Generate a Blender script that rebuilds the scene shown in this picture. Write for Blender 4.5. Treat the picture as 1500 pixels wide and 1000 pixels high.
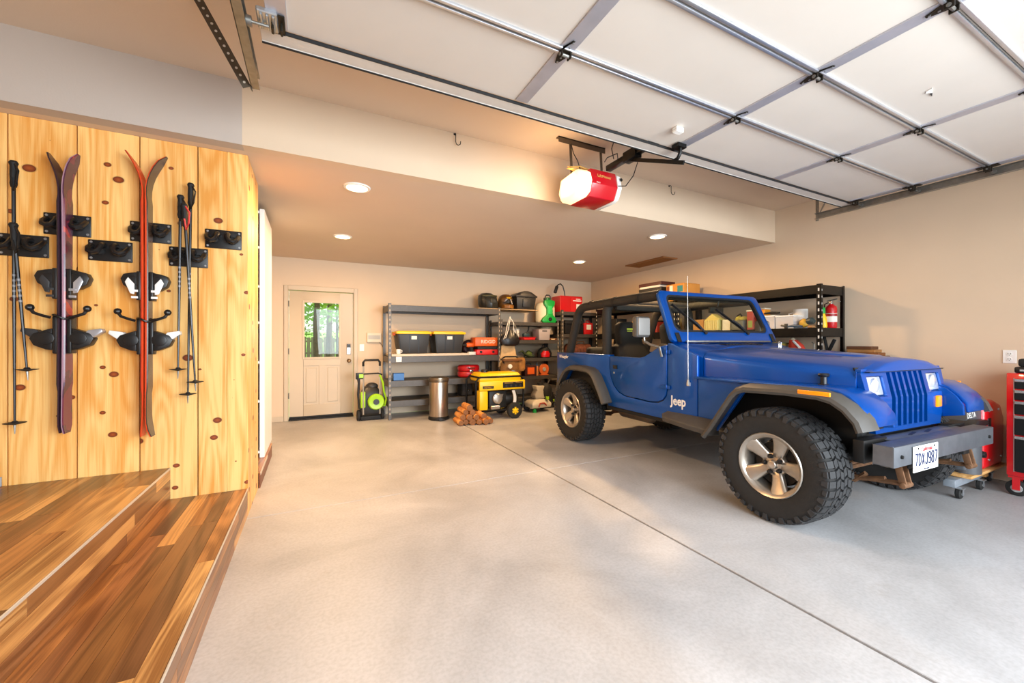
import bpy, bmesh, math, random
from mathutils import Vector, Matrix
random.seed(7)
for o in list(bpy.data.objects): bpy.data.objects.remove(o)
scene = bpy.context.scene
COL = scene.collection
PI = math.pi
# ------------------------------------------------------------------ camera
cam_d = bpy.data.cameras.new('camera'); cam = bpy.data.objects.new('camera', cam_d); COL.objects.link(cam)
cam_d.sensor_width = 36.0; cam_d.lens = 585.3 / 1500 * 36.0; cam_d.clip_start = 0.05; cam_d.clip_end = 300
cam_d.shift_y = 1.25 / 1500
cam.location = (0, 0, 1.2365); cam.rotation_euler = (PI / 2, 0, -0.4618)
scene.camera = cam
# ------------------------------------------------------------------ world, exposure
vs = scene.view_settings
vs.view_transform = 'Standard'; vs.look = 'None'; vs.gamma = 1; vs.exposure = 0.32; vs.use_curve_mapping = False
world = bpy.data.worlds.new('world'); scene.world = world; world.use_nodes = True
wn = world.node_tree; bgn = wn.nodes['Background']
sky = wn.nodes.new('ShaderNodeTexSky'); sky.sky_type = 'NISHITA'; sky.sun_disc = False
sky.sun_elevation = math.radians(48); sky.sun_rotation = math.radians(60); sky.air_density = 1.0; sky.dust_density = 3.0
hsv = wn.nodes.new('ShaderNodeHueSaturation'); hsv.inputs['Saturation'].default_value = 0.38
wn.links.new(sky.outputs[0], hsv.inputs['Color']); wn.links.new(hsv.outputs[0], bgn.inputs['Color'])
bgn.inputs['Strength'].default_value = 0.45
def light(name, kind, loc, energy, color, size=None, size_y=None, rot=(0, 0, 0)):
    d = bpy.data.lights.new(name, kind); d.energy = energy; d.color = color
    if kind == 'AREA':
        d.size = size
        if size_y: d.shape = 'RECTANGLE'; d.size_y = size_y
    o = bpy.data.objects.new(name, d); COL.objects.link(o); o.location = loc; o.rotation_euler = rot
    return o
# daylight enters by the open garage doorway behind the camera (sky portal in the opening)
OPEN_Y = -0.75
pt = light('doorway_daylight_portal', 'AREA', (2.3, OPEN_Y, 1.22), 1, (1, 1, 1), 5.0, 2.4, (PI / 2, 0, 0))
pt.data.cycles.is_portal = True
# added unseen area lamps that boost the daylight from the doorway
day2 = light('doorway_fill', 'AREA', (1.7, OPEN_Y - 0.15, 1.6), 120, (0.80, 0.91, 1.0), 3.2, 1.6, (math.radians(76), 0, math.radians(12)))
day = light('outdoor_fill', 'AREA', (3.4, -4.8, 1.5), 430, (0.88, 0.95, 1.0), 4.0, 2.6, (math.radians(90), 0, 0))  # added lamp beyond the doorway to brighten soffit, pine and back wall
sun_d = bpy.data.lights.new('sun', 'SUN'); sun_d.energy = 2.2; sun_d.angle = math.radians(2); sun_d.color = (1.0, 0.95, 0.86)
sun = bpy.data.objects.new('sun', sun_d); COL.objects.link(sun); sun.rotation_euler = (math.radians(-38), math.radians(14), 0)
# ------------------------------------------------------------------ helpers
def lin(c):
    if isinstance(c, str): c = tuple(int(c[i:i + 2], 16) / 255 for i in (0, 2, 4))
    return tuple(x / 12.92 if x <= 0.04045 else ((x + 0.055) / 1.055) ** 2.4 for x in c) + (1.0,)
MATS = {}
def mat(key, col, rough=0.5, metal=0.0, var=0.0, scale=8.0, bump=0.0, bscale=60.0, coat=0.0, alpha=None, trans=0.0, emit=None, estr=0.0, stretch=None, spec=0.5, col2=None):
    if key in MATS: return MATS[key]
    m = bpy.data.materials.new(key); m.use_nodes = True; nt = m.node_tree; b = nt.nodes['Principled BSDF']
    b.inputs['Base Color'].default_value = lin(col); b.inputs['Roughness'].default_value = rough; b.inputs['Metallic'].default_value = metal
    b.inputs['Specular IOR Level'].default_value = spec
    if coat: b.inputs['Coat Weight'].default_value = coat; b.inputs['Coat Roughness'].default_value = 0.04
    if trans: b.inputs['Transmission Weight'].default_value = trans
    if alpha is not None: b.inputs['Alpha'].default_value = alpha
    if emit: b.inputs['Emission Color'].default_value = lin(emit); b.inputs['Emission Strength'].default_value = estr
    if var or bump:
        tc = nt.nodes.new('ShaderNodeTexCoord'); mp = nt.nodes.new('ShaderNodeMapping'); nt.links.new(tc.outputs['Object'], mp.inputs[0])
        if stretch: mp.inputs['Scale'].default_value = stretch
    if var:
        n = nt.nodes.new('ShaderNodeTexNoise'); n.inputs['Scale'].default_value = scale; n.inputs['Detail'].default_value = 5; nt.links.new(mp.outputs[0], n.inputs['Vector'])
        r = nt.nodes.new('ShaderNodeValToRGB'); L = lin(col)
        r.color_ramp.elements[0].position = 0.3; r.color_ramp.elements[1].position = 0.72
        r.color_ramp.elements[0].color = lin(col2) if col2 else tuple(x * (1 - var) for x in L[:3]) + (1,)
        r.color_ramp.elements[1].color = L if col2 else tuple(min(1, x * (1 + var)) for x in L[:3]) + (1,)
        nt.links.new(n.outputs['Fac'], r.inputs[0]); nt.links.new(r.outputs[0], b.inputs['Base Color'])
    if bump:
        n2 = nt.nodes.new('ShaderNodeTexNoise'); n2.inputs['Scale'].default_value = bscale; n2.inputs['Detail'].default_value = 4; nt.links.new(mp.outputs[0], n2.inputs['Vector'])
        bp = nt.nodes.new('ShaderNodeBump'); bp.inputs['Strength'].default_value = bump; bp.inputs['Distance'].default_value = 0.01
        nt.links.new(n2.outputs['Fac'], bp.inputs['Height']); nt.links.new(bp.outputs[0], b.inputs['Normal'])
    MATS[key] = m; return m
def wood(key, c_dark, c_light, axis='z', rough=0.4, knots=0.0, ring=9.0, rand=0.0, hue=0.0, coat=0.0, tones=None, long=.05):
    m = bpy.data.materials.new(key); m.use_nodes = True; nt = m.node_tree; N = nt.nodes.new; K = nt.links.new; b = nt.nodes['Principled BSDF']
    tc = N('ShaderNodeTexCoord'); oi = N('ShaderNodeObjectInfo')
    def math_(op, a, c=None):
        q = N('ShaderNodeMath'); q.operation = op
        for i_, v in enumerate((a, c)):
            if v is None: continue
            if isinstance(v, (int, float)): q.inputs[i_].default_value = v
            else: K(v, q.inputs[i_])
        return q.outputs[0]
    sh = math_('MULTIPLY', oi.outputs['Random'], 37.0); cm = N('ShaderNodeCombineXYZ')
    for i in range(3): K(sh, cm.inputs[i])
    def mapped(l):
        mp = N('ShaderNodeMapping'); K(tc.outputs['Object'], mp.inputs[0]); K(cm.outputs[0], mp.inputs['Location'])
        mp.inputs['Scale'].default_value = {'x': (l, 1, 1), 'y': (1, l, 1), 'z': (1, 1, l)}[axis]; return mp.outputs[0]
    def noise(vec, sc, det, dist=0.0):
        n = N('ShaderNodeTexNoise'); n.inputs['Scale'].default_value = sc; n.inputs['Detail'].default_value = det; n.inputs['Distortion'].default_value = dist; K(vec, n.inputs['Vector']); return n.outputs['Fac']
    broad = noise(mapped(long * 2), ring, 2, .3)                     # heart / sap bands
    lines = math_('SINE', math_('MULTIPLY', noise(mapped(long * 2.2), ring * .8, 1), 70.0))   # growth rings
    fine = noise(mapped(long * .5), ring * 22, 3)                   # fibres
    g = math_('ADD', math_('ADD', math_('MULTIPLY', broad, .75), math_('MULTIPLY', lines, .06)), math_('MULTIPLY', fine, .35))
    r = N('ShaderNodeValToRGB'); r.color_ramp.elements[0].position = .42; r.color_ramp.elements[1].position = .66
    r.color_ramp.elements[0].color = lin(c_dark); r.color_ramp.elements[1].color = lin(c_light); K(g, r.inputs[0]); out = r.outputs[0]
    if tones:
        t = N('ShaderNodeValToRGB'); t.color_ramp.interpolation = 'CONSTANT'; e = t.color_ramp.elements
        e[0].position = 0; e[0].color = lin(tones[0]); e[1].position = 1.0 / len(tones); e[1].color = lin(tones[1])
        for i in range(2, len(tones)): q = e.new(i / len(tones)); q.color = lin(tones[i])
        K(oi.outputs['Random'], t.inputs[0]); mx = N('ShaderNodeMixRGB'); mx.blend_type = 'MULTIPLY'; mx.inputs[0].default_value = 1.0
        r.color_ramp.elements[0].color = lin(c_dark); r.color_ramp.elements[1].color = lin(c_light); K(t.outputs[0], mx.inputs[1]); K(r.outputs[0], mx.inputs[2]); out = mx.outputs[0]
    if knots:
        mk = N('ShaderNodeMapping'); K(tc.outputs['Object'], mk.inputs[0]); K(cm.outputs[0], mk.inputs['Location'])
        mk.inputs['Scale'].default_value = {'x': (1.35, 1, 1), 'y': (1, 1.35, 1), 'z': (1, 1, 1.35)}[axis]
        sw = N('ShaderNodeSeparateXYZ'); K(mk.outputs[0], sw.inputs[0]); c2 = N('ShaderNodeCombineXYZ')
        K(math_('ADD', sw.outputs[0], sw.outputs[1]) if axis == 'z' else sw.outputs[1 if axis == 'x' else 0], c2.inputs[0]); K(sw.outputs['xyz'.index(axis)], c2.inputs[1])
        vo = N('ShaderNodeTexVoronoi'); vo.voronoi_dimensions = '2D'; vo.inputs['Scale'].default_value = 4.0; K(c2.outputs[0], vo.inputs['Vector'])
        sc = N('ShaderNodeSeparateColor'); K(vo.outputs['Color'], sc.inputs[0])
        sz = N('ShaderNodeMapRange'); sz.inputs['From Min'].default_value = .3; sz.inputs['From Max'].default_value = 1.0; sz.inputs['To Min'].default_value = .002; sz.inputs['To Max'].default_value = knots; K(sc.outputs[0], sz.inputs[0])
        dv = math_('DIVIDE', vo.outputs['Distance'], sz.outputs[0])
        kr = N('ShaderNodeValToRGB'); e = kr.color_ramp.elements; e[0].position = 0.0; e[0].color = lin('a5501e'); e[1].position = .62; e[1].color = lin('7a3210')
        q = e.new(.74); q.color = lin('5a220a'); K(dv, kr.inputs[0])
        kf = N('ShaderNodeValToRGB'); e = kf.color_ramp.elements; e[0].position = .76; e[0].color = (1, 1, 1, 1); e[1].position = 1.0; e[1].color = (0, 0, 0, 1); q = e.new(.82); q.color = (.35, .35, .35, 1); K(dv, kf.inputs[0])
        mx = N('ShaderNodeMixRGB'); K(kf.outputs[0], mx.inputs[0]); K(out, mx.inputs[1]); K(kr.outputs[0], mx.inputs[2]); out = mx.outputs[0]
    if rand:
        h = N('ShaderNodeHueSaturation'); K(out, h.inputs['Color']); a = N('ShaderNodeMapRange'); a.inputs['To Min'].default_value = 1 - rand; a.inputs['To Max'].default_value = 1 + rand
        K(math_('FRACT', math_('MULTIPLY', oi.outputs['Random'], 7.3)), a.inputs[0]); K(a.outputs[0], h.inputs['Value']); out = h.outputs[0]
    K(out, b.inputs['Base Color']); b.inputs['Roughness'].default_value = rough
    if coat: b.inputs['Coat Weight'].default_value = coat; b.inputs['Coat Roughness'].default_value = .15
    bp = N('ShaderNodeBump'); bp.inputs['Strength'].default_value = 0.06; bp.inputs['Distance'].default_value = 0.003; K(fine, bp.inputs['Height']); K(bp.outputs[0], b.inputs['Normal'])
    MATS[key] = m; return m
class MB:
    def __init__(s): s.v = []; s.f = []
    def add(s, vs, fs):
        o = len(s.v); s.v += [tuple(p) for p in vs]; s.f += [tuple(i + o for i in f) for f in fs]; return s
    def box(s, x0, x1, y0, y1, z0, z1):
        return s.add([(x0, y0, z0), (x1, y0, z0), (x1, y1, z0), (x0, y1, z0), (x0, y0, z1), (x1, y0, z1), (x1, y1, z1), (x0, y1, z1)],
                     [(0, 3, 2, 1), (4, 5, 6, 7), (0, 1, 5, 4), (1, 2, 6, 5), (2, 3, 7, 6), (3, 0, 4, 7)])
    def bar(s, p0, p1, w, t, up=(0, 0, 1)):          # rectangular bar between two points; w across, t along up
        p0 = Vector(p0); p1 = Vector(p1); d = (p1 - p0).normalized(); u = Vector(up)
        if abs(d.dot(u)) > .98: u = Vector((1, 0, 0)) if abs(d.x) < .9 else Vector((0, 1, 0))
        a = d.cross(u).normalized(); b = a.cross(d).normalized(); vs = []
        for p in (p0, p1): vs += [p + a * (i * w / 2) + b * (j * t / 2) for i, j in ((-1, -1), (1, -1), (1, 1), (-1, 1))]
        return s.add(vs, [(0, 1, 2, 3), (7, 6, 5, 4), (0, 4, 5, 1), (1, 5, 6, 2), (2, 6, 7, 3), (3, 7, 4, 0)])
    def tube(s, pts, r, n=8, caps=True, closed=False):
        P = [Vector(p) for p in pts]; m = len(P); rs = r if isinstance(r, (list, tuple)) else [r] * m; vs = []; fs = []; ref = None
        for i, p in enumerate(P):
            if closed: d = P[(i + 1) % m] - P[i - 1]
            else: d = P[min(i + 1, m - 1)] - P[max(i - 1, 0)]
            d.normalize()
            if ref is None: ref = Vector((0, 0, 1)) if abs(d.z) < .9 else Vector((1, 0, 0))
            a = d.cross(ref).normalized(); b = a.cross(d).normalized(); ref = b
            vs += [p + (a * math.cos(2 * PI * k / n) + b * math.sin(2 * PI * k / n)) * rs[i] for k in range(n)]
        for i in range(m if closed else m - 1):
            j = (i + 1) % m
            fs += [(i * n + k, i * n + (k + 1) % n, j * n + (k + 1) % n, j * n + k) for k in range(n)]
        if caps and not closed: fs += [tuple(range(n))[::-1], tuple((m - 1) * n + k for k in range(n))]
        return s.add(vs, fs)
    def cyl(s, p0, p1, r, n=16, r2=None): return s.tube([p0, p1], [r, r if r2 is None else r2], n)
    def lathe(s, prof, c=(0, 0, 0), axis='z', n=24, arc=None):
        vs = []; fs = []; m = len(prof)
        for k in range(n):
            a = 2 * PI * k / n; ca, sa = math.cos(a), math.sin(a)
            for r, h in prof:
                p = {'z': (r * ca, r * sa, h), 'x': (h, r * ca, r * sa), 'y': (r * sa, h, r * ca)}[axis]; vs.append((p[0] + c[0], p[1] + c[1], p[2] + c[2]))
        for k in range(n):
            k2 = (k + 1) % n
            fs += [(k * m + i, k2 * m + i, k2 * m + i + 1, k * m + i + 1) for i in range(m - 1)]
        if prof[0][0] > 1e-6 and False: pass
        return s.add(vs, fs)
    def prism(s, poly, a, b, axis='y'):              # poly in the two other axes (x,z for y; y,z for x; x,y for z)
        n = len(poly)
        def P(q, h): return {'y': (q[0], h, q[1]), 'x': (h, q[0], q[1]), 'z': (q[0], q[1], h)}[axis]
        return s.add([P(q, a) for q in poly] + [P(q, b) for q in poly], [tuple(range(n)), tuple(range(2 * n - 1, n - 1, -1))] + [(i, i + n, (i + 1) % n + n, (i + 1) % n) for i in range(n)])
    def loft(s, rings, caps=True, closed=True):
        n = len(rings[0]); vs = [p for r in rings for p in r]; fs = []
        for i in range(len(rings) - 1):
            for k in range(n if closed else n - 1): fs.append((i * n + k, i * n + (k + 1) % n, (i + 1) * n + (k + 1) % n, (i + 1) * n + k))
        if caps and closed: fs += [tuple(range(n))[::-1], tuple((len(rings) - 1) * n + k for k in range(n))]
        return s.add(vs, fs)
    def sphere(s, c, r, n=12, m=8, sq=(1, 1, 1)):
        return s.lathe_pts([(r * math.sin(PI * i / m), -r * math.cos(PI * i / m)) for i in range(m + 1)], c, n, sq)
    def lathe_pts(s, prof, c, n, sq):
        t = MB(); t.lathe(prof, (0, 0, 0), 'z', n); return s.add([(p[0] * sq[0] + c[0], p[1] * sq[1] + c[1], p[2] * sq[2] + c[2]) for p in t.v], t.f)
    def xf(s, M): s.v = [tuple(M @ Vector(p)) for p in s.v]; return s
    def merge(s, o): return s.add(o.v, o.f)
    def build(s, name, m, parent=None, bevel=0.0, seg=2, ang=35, world=True, smooth=True):
        me = bpy.data.meshes.new(name)
        vs = s.v
        if parent is not None and world:
            iv = PM[parent.name].inverted(); vs = [tuple(iv @ Vector(p)) for p in vs]
        off = None
        if parent is None and name not in KEEP0:      # a top-level mesh gets its origin at its base
            xs = [p[0] for p in vs]; ys = [p[1] for p in vs]; zs = [p[2] for p in vs]
            off = Vector(((min(xs) + max(xs)) / 2, (min(ys) + max(ys)) / 2, min(zs))); vs = [tuple(Vector(p) - off) for p in vs]
        me.from_pydata(vs, [], s.f)
        bm = bmesh.new(); bm.from_mesh(me); bmesh.ops.remove_doubles(bm, verts=bm.verts, dist=1e-5)
        bmesh.ops.recalc_face_normals(bm, faces=bm.faces); A = math.radians(ang)
        if bevel:
            es = [e for e in bm.edges if len(e.link_faces) == 2 and e.calc_face_angle(0) > A]
            bmesh.ops.bevel(bm, geom=es, offset=bevel, segments=seg, profile=.5, affect='EDGES', clamp_overlap=True)
        if smooth:
            for f in bm.faces: f.smooth = True
            for e in bm.edges:
                if len(e.link_faces) != 2 or e.calc_face_angle(0) > A: e.smooth = False
        bm.to_mesh(me); bm.free(); me.materials.append(m)
        o = bpy.data.objects.new(name, me); COL.objects.link(o)
        if off is not None: o.location = off
        if parent is not None:
            o.parent = parent; PM[o.name] = PM[parent.name].copy()
        else: PM[o.name] = Matrix.Translation(off) if off is not None else Matrix.Identity(4)
        return o
PM = {}; KEEP0 = set()
def tag(o, label, cat, group=None):
    o['label'] = label; o['category'] = cat
    if group: o['group'] = group
    return o
def thing(name, label, cat, loc=(0, 0, 0), rotz=0.0, group=None, rot=None):
    o = bpy.data.objects.new(name, None); COL.objects.link(o); o.location = loc; o.rotation_euler = rot or (0, 0, rotz); o.empty_display_size = .1
    PM[o.name] = Matrix.Translation(loc) @ o.rotation_euler.to_matrix().to_4x4()
    return tag(o, label, cat, group)
def struct(o, label=None, cat=None):
    o['kind'] = 'structure'
    if label: o['label'] = label
    o['category'] = cat or o.name.split('_')[0]
    return o
def holder(name, loc=(0, 0, 0)):
    o = bpy.data.objects.new(name, None); COL.objects.link(o); o.location = loc; PM[o.name] = Matrix.Translation(loc); return o
def link_copy(src, parent, M=None):                  # another object on the same mesh
    c = src.copy(); COL.objects.link(c); c.parent = parent; PM[c.name] = PM[parent.name].copy()
    if M is not None: c.matrix_local = M
    return c
def copy_tree(root, loc, rotz, label, parent=None):
    r = root.copy(); COL.objects.link(r); r.location = loc; r.rotation_euler = (0, 0, rotz); r['label'] = label
    PM[r.name] = Matrix.Translation(loc) @ Matrix.Rotation(rotz, 4, 'Z')
    for ch in list(root.children):
        c = ch.copy(); COL.objects.link(c); c.parent = r
        for g in list(ch.children):
            d = g.copy(); COL.objects.link(d); d.parent = c
    return r
def part(name, m, parent, fn, bevel=0.0, seg=2, ang=35, world=False, label=None):
    b = MB(); fn(b); o = b.build(name, m, parent, bevel, seg, ang, world)
    if label: o['label'] = label
    return o
def bx(name, m, parent, x0, x1, y0, y1, z0, z1, bevel=0.003, world=False, seg=1, label=None):
    o = MB().box(x0, x1, y0, y1, z0, z1).build(name, m, parent, bevel, seg, 35, world)
    if label: o['label'] = label
    return o
def text(name, s, size, org, xd, ud, m, parent, ext=0.001, world=False, center=True, shear=0.0, sx=1.0, bold=0.0):
    cu = bpy.data.curves.new('lettering', 'FONT'); cu.body = s; cu.size = size; cu.extrude = ext; cu.shear = shear; cu.resolution_u = 2; cu.offset = bold
    if center: cu.align_x = 'CENTER'; cu.align_y = 'CENTER'
    t = bpy.data.objects.new('lettering', cu); COL.objects.link(t); bpy.context.view_layer.update()
    me = bpy.data.meshes.new_from_object(t.evaluated_get(bpy.context.evaluated_depsgraph_get())); bpy.data.objects.remove(t)
    X = Vector(xd).normalized(); U = Vector(ud).normalized(); Zv = X.cross(U)
    M = Matrix(((X.x * sx, U.x, Zv.x, org[0]), (X.y * sx, U.y, Zv.y, org[1]), (X.z * sx, U.z, Zv.z, org[2]), (0, 0, 0, 1)))
    if world and parent is not None: M = PM[parent.name].inverted() @ M
    me.transform(M); me.materials.clear(); me.materials.append(m); me.name = name
    o = bpy.data.objects.new(name, me); COL.objects.link(o); o.parent = parent; PM[o.name] = PM[parent.name].copy()
    return o
# ------------------------------------------------------------------ shared materials
paint_wall = mat('wall_paint', 'd6c1a7', .75, var=.02, scale=2.5, bump=.05, bscale=90)
paint_ceil = mat('ceiling_paint', 'd6c2ac', .8, var=.02, scale=2.0, bump=.06, bscale=110)
soffit_grey = mat('grey_wall_paint', 'b9aea4', .75, var=.02, scale=2.0, bump=.05, bscale=90)
white_paint = mat('white_paint', 'efece6', .45)
door_paint = mat('door_paint', 'c4b49c', .45, var=.01)
black = mat('black_plastic', '121213', .42)
black_m = mat('matte_black', '0e0e0f', .7)
black_metal = mat('black_steel', '161616', .38, .6, var=.12, scale=20)
dark_grey = mat('charcoal_plastic', '2c2d2f', .5)
rubber = mat('tyre_rubber', '1c1b1a', .78, var=.15, scale=30, bump=.15, bscale=200)
steel = mat('galvanised_steel', 'b6babd', .38, .85, var=.12, scale=30)
steel_d = mat('dull_steel', '8c8a84', .42, .85, var=.15, scale=25)
chrome = mat('chrome', 'd8d8d8', .12, 1.0)
alu = mat('cast_aluminium', 'b9b0a4', .33, .85, var=.06, scale=25)
red = mat('red_paint', 'c4121a', .32, coat=.4)
red_pl = mat('red_plastic', 'd01c1c', .45)
orange = mat('orange_plastic', 'e2601c', .45)
yellow = mat('yellow_plastic', 'f2c40a', .4, var=.04)
green = mat('green_plastic', '109a3c', .4)
lime = mat('lime_green_plastic', '9ccc1c', .4)
white_pl = mat('white_plastic', 'ecebe6', .4)
cream = mat('cream_plastic', 'dccfb0', .5)
blue_pl = mat('blue_plastic', '1560a8', .4)
brown = mat('brown_leather', '6a431f', .65, var=.3, scale=18)
tan = mat('tan_canvas', 'c9a268', .85, var=.15, scale=30, bump=.2, bscale=150)
card = mat('cardboard', 'b98850', .85, var=.08, scale=12)
teal = mat('teal_print', '1f7f86', .6)
paper = mat('paper_white', 'eae6dc', .7)
glass = mat('window_glass', 'eef4f2', .02, trans=1.0, alpha=None)
clear_pl = mat('clear_plastic', 'eceef0', .12, alpha=.35)
grey_pl = mat('grey_plastic', '9a9a98', .5)
rust = mat('rusty_steel', '76543a', .65, .4, var=.25, scale=30)
# ================================================================== the setting
def thin_glass(key, tint, refl=.10, tr=.9):
    m = bpy.data.materials.new(key); m.use_nodes = True; nt = m.node_tree; nt.nodes.remove(nt.nodes['Principled BSDF'])
    t = nt.nodes.new('ShaderNodeBsdfTransparent'); t.inputs[0].default_value = lin(tint); g = nt.nodes.new('ShaderNodeBsdfGlossy'); g.inputs['Roughness'].default_value = .02
    lw = nt.nodes.new('ShaderNodeFresnel'); lw.inputs[0].default_value = 1.45; mx = nt.nodes.new('ShaderNodeMixShader')
    nt.links.new(lw.outputs[0], mx.inputs[0]); nt.links.new(t.outputs[0], mx.inputs[1]); nt.links.new(g.outputs[0], mx.inputs[2]); nt.links.new(mx.outputs[0], nt.nodes['Material Output'].inputs[0])
    MATS[key] = m; return m
pane_glass = thin_glass('pane_glass', 'f4f8f4'); ws_glass = thin_glass('windshield_glass', 'dfe8e0')
def concrete():
    m = bpy.data.materials.new('concrete'); m.use_nodes = True; nt = m.node_tree; N = nt.nodes.new; K = nt.links.new; b = nt.nodes['Principled BSDF']
    tc = N('ShaderNodeTexCoord')
    a = N('ShaderNodeTexNoise'); a.inputs['Scale'].default_value = .9; a.inputs['Detail'].default_value = 8; a.inputs['Roughness'].default_value = .62; a.inputs['Distortion'].default_value = .5; K(tc.outputs['Object'], a.inputs['Vector'])
    r = N('ShaderNodeValToRGB'); e = r.color_ramp.elements; e[0].position = .3; e[0].color = lin('9c9a99'); e[1].position = .68; e[1].color = lin('c3c2c2'); K(a.outputs['Fac'], r.inputs[0])
    c = N('ShaderNodeTexNoise'); c.inputs['Scale'].default_value = 60; c.inputs['Detail'].default_value = 6; K(tc.outputs['Object'], c.inputs['Vector'])
    r2 = N('ShaderNodeValToRGB'); r2.color_ramp.elements[0].position = .35; r2.color_ramp.elements[0].color = (.82, .81, .8, 1); r2.color_ramp.elements[1].position = .6; K(c.outputs['Fac'], r2.inputs[0])
    m1 = N('ShaderNodeMixRGB'); m1.blend_type = 'MULTIPLY'; m1.inputs[0].default_value = .6; K(r.outputs[0], m1.inputs[1]); K(r2.outputs[0], m1.inputs[2])
    d = N('ShaderNodeTexNoise'); d.inputs['Scale'].default_value = 3.3; d.inputs['Detail'].default_value = 9; d.inputs['Roughness'].default_value = .75; K(tc.outputs['Object'], d.inputs['Vector'])
    r3 = N('ShaderNodeValToRGB'); r3.color_ramp.elements[0].position = .6; r3.color_ramp.elements[0].color = (0, 0, 0, 1); r3.color_ramp.elements[1].position = .78; r3.color_ramp.elements[1].color = (.45, .45, .45, 1); K(d.outputs['Fac'], r3.inputs[0])
    m2 = N('ShaderNodeMixRGB'); K(r3.outputs[0], m2.inputs[0]); K(m1.outputs[0], m2.inputs[1]); m2.inputs[2].default_value = lin('8d8073'); K(m2.outputs[0], b.inputs['Base Color'])
    b.inputs['Roughness'].default_value = .42; rr = N('ShaderNodeMapRange'); rr.inputs['To Min'].default_value = .3; rr.inputs['To Max'].default_value = .55; K(a.outputs['Fac'], rr.inputs[0]); K(rr.outputs[0], b.inputs['Roughness'])
    bp = N('ShaderNodeBump'); bp.inputs['Strength'].default_value = .12; bp.inputs['Distance'].default_value = .003; K(c.outputs['Fac'], bp.inputs['Height']); K(bp.outputs[0], b.inputs['Normal'])
    MATS['concrete'] = m; return m
conc = concrete()
pine = wood('pine_boards', 'e29a44', 'f8c87c', 'z', .42, knots=.15, ring=7.0, rand=.05, coat=.15)
lam_y = wood('laminate_planks', 'a89484', 'ffffff', 'y', .34, ring=9.0, coat=.2, tones=['8a5a30', 'cf9656', 'a2683a', 'b87c44', '7a5030', 'd8a464', 'ac7038', '946038'], long=.035)
nosing = mat('nosing_trim', 'cfc3b2', .35, .3)
XL, XR, YB, YS, ZL, ZH, YP, XP = -2.6, 5.54, 7.177, 3.2225, 2.569, 2.995, 3.388, -.417
KEEP0.update(['floor', 'ceiling', 'ceiling_lower', 'wall_back', 'wall_right', 'wall_left', 'wall_front', 'wall_soffit', 'wall_pine', 'stairs', 'ground'])
def S(name, m, fn, label=None):
    b = MB(); fn(b); o = b.build(name, m, None, 0, world=True); struct(o, label); return o
fl = S('floor', mat('joint_dirt', '5d4630', .9), lambda b: b.box(XL, XR, OPEN_Y, YB, -.2, -.016), 'broom-smooth grey concrete garage floor with two saw-cut joints')
for x0, x1 in ((XL, 2.018), (2.036, XR)):
    for y0, y1 in ((OPEN_Y, 3.3295), (3.3345, YB)):
        bx('floor_slab', conc, fl, x0, x1, y0, y1, -.15, 0, .003, world=True)
S('ground', mat('driveway', 'a9a59e', .8, var=.1, scale=3), lambda b: b.box(-14, 16, -18, OPEN_Y, -.2, -.01), 'concrete driveway outside the open garage doorway')
# back wall with a doorway
DX0, DX1, DZ = -.365, .625, 2.075
def wb(b):
    b.box(XL, DX0, YB, YB + .16, 0, ZH + .1); b.box(DX1, XR, YB, YB + .16, 0, ZH + .1); b.box(DX0, DX1, YB, YB + .16, DZ, ZH + .1)
S('wall_back', paint_wall, wb, 'beige painted back wall behind the steel shelves')
S('wall_right', paint_wall, lambda b: b.box(XR, XR + .16, OPEN_Y - .16, YB + .16, 0, ZH + .1), 'beige painted side wall beyond the blue vehicle')
S('wall_left', paint_wall, lambda b: (b.box(XL - .16, XL, OPEN_Y - .16, YP + .5, 0, ZH + .1), b.box(-1.4, -1.25, YP + .5, YB, 0, ZL)), 'beige painted wall on the house side')
def wf(b):
    b.box(XL - .16, -.25, OPEN_Y - .16, OPEN_Y, 0, ZH + .1); b.box(4.85, XR, OPEN_Y - .16, OPEN_Y, 0, ZH + .1); b.box(-.25, 4.85, OPEN_Y - .16, OPEN_Y, 2.42, ZH + .1)
S('wall_front', paint_wall, wf, 'front wall around the open garage doorway')
S('ceiling', paint_ceil, lambda b: b.box(XL, XR, OPEN_Y, YS + .1, ZH, ZH + .1), 'beige upper ceiling above the raised garage door')
S('ceiling_lower', paint_ceil, lambda b: b.box(XL, XR, YS + .1, YB, ZL, ZL + .1), 'lower beige ceiling with four recessed lamps')
ws_ = S('wall_soffit', paint_wall, lambda b: b.box(-.429, XR, YS, YS + .1, ZL, ZH), 'beige soffit face where the ceiling drops')
bx('grey_end', soffit_grey, ws_, XL, -.4292, YS, YS + .1, ZL, ZH, 0, world=True, label='greyer end of the soffit above the ski boards')  # left end of the soffit in a greyer tone
# pine board wall: each board its own piece
wp = S('wall_pine', mat('pine_backing', '5a3c1e', .9), lambda b: b.box(XL, -.437, YP + .02, YP + .55, 0, ZL), 'knotty pine board wall hung with skis')
edges = [-2.6, -2.2, -1.9, -1.592, -1.299, -1.005, -.703, -.5385, XP]
for i in range(len(edges) - 1):
    g = .0032 if i != 6 else .0008
    bx('pine_board', pine, wp, edges[i] + (.0032 if i != 7 else .0006), edges[i + 1] - (0 if i == 7 else g), YP, YP + .022, .0, ZL - .001, .0015, world=True)
yy = [YP + .0232, 3.60, 3.80, 3.985]
for i in range(3): bx('pine_board', pine, wp, -.437, XP, yy[i], yy[i + 1] - .002, 0, ZL - .001, .002, world=True)
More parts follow.
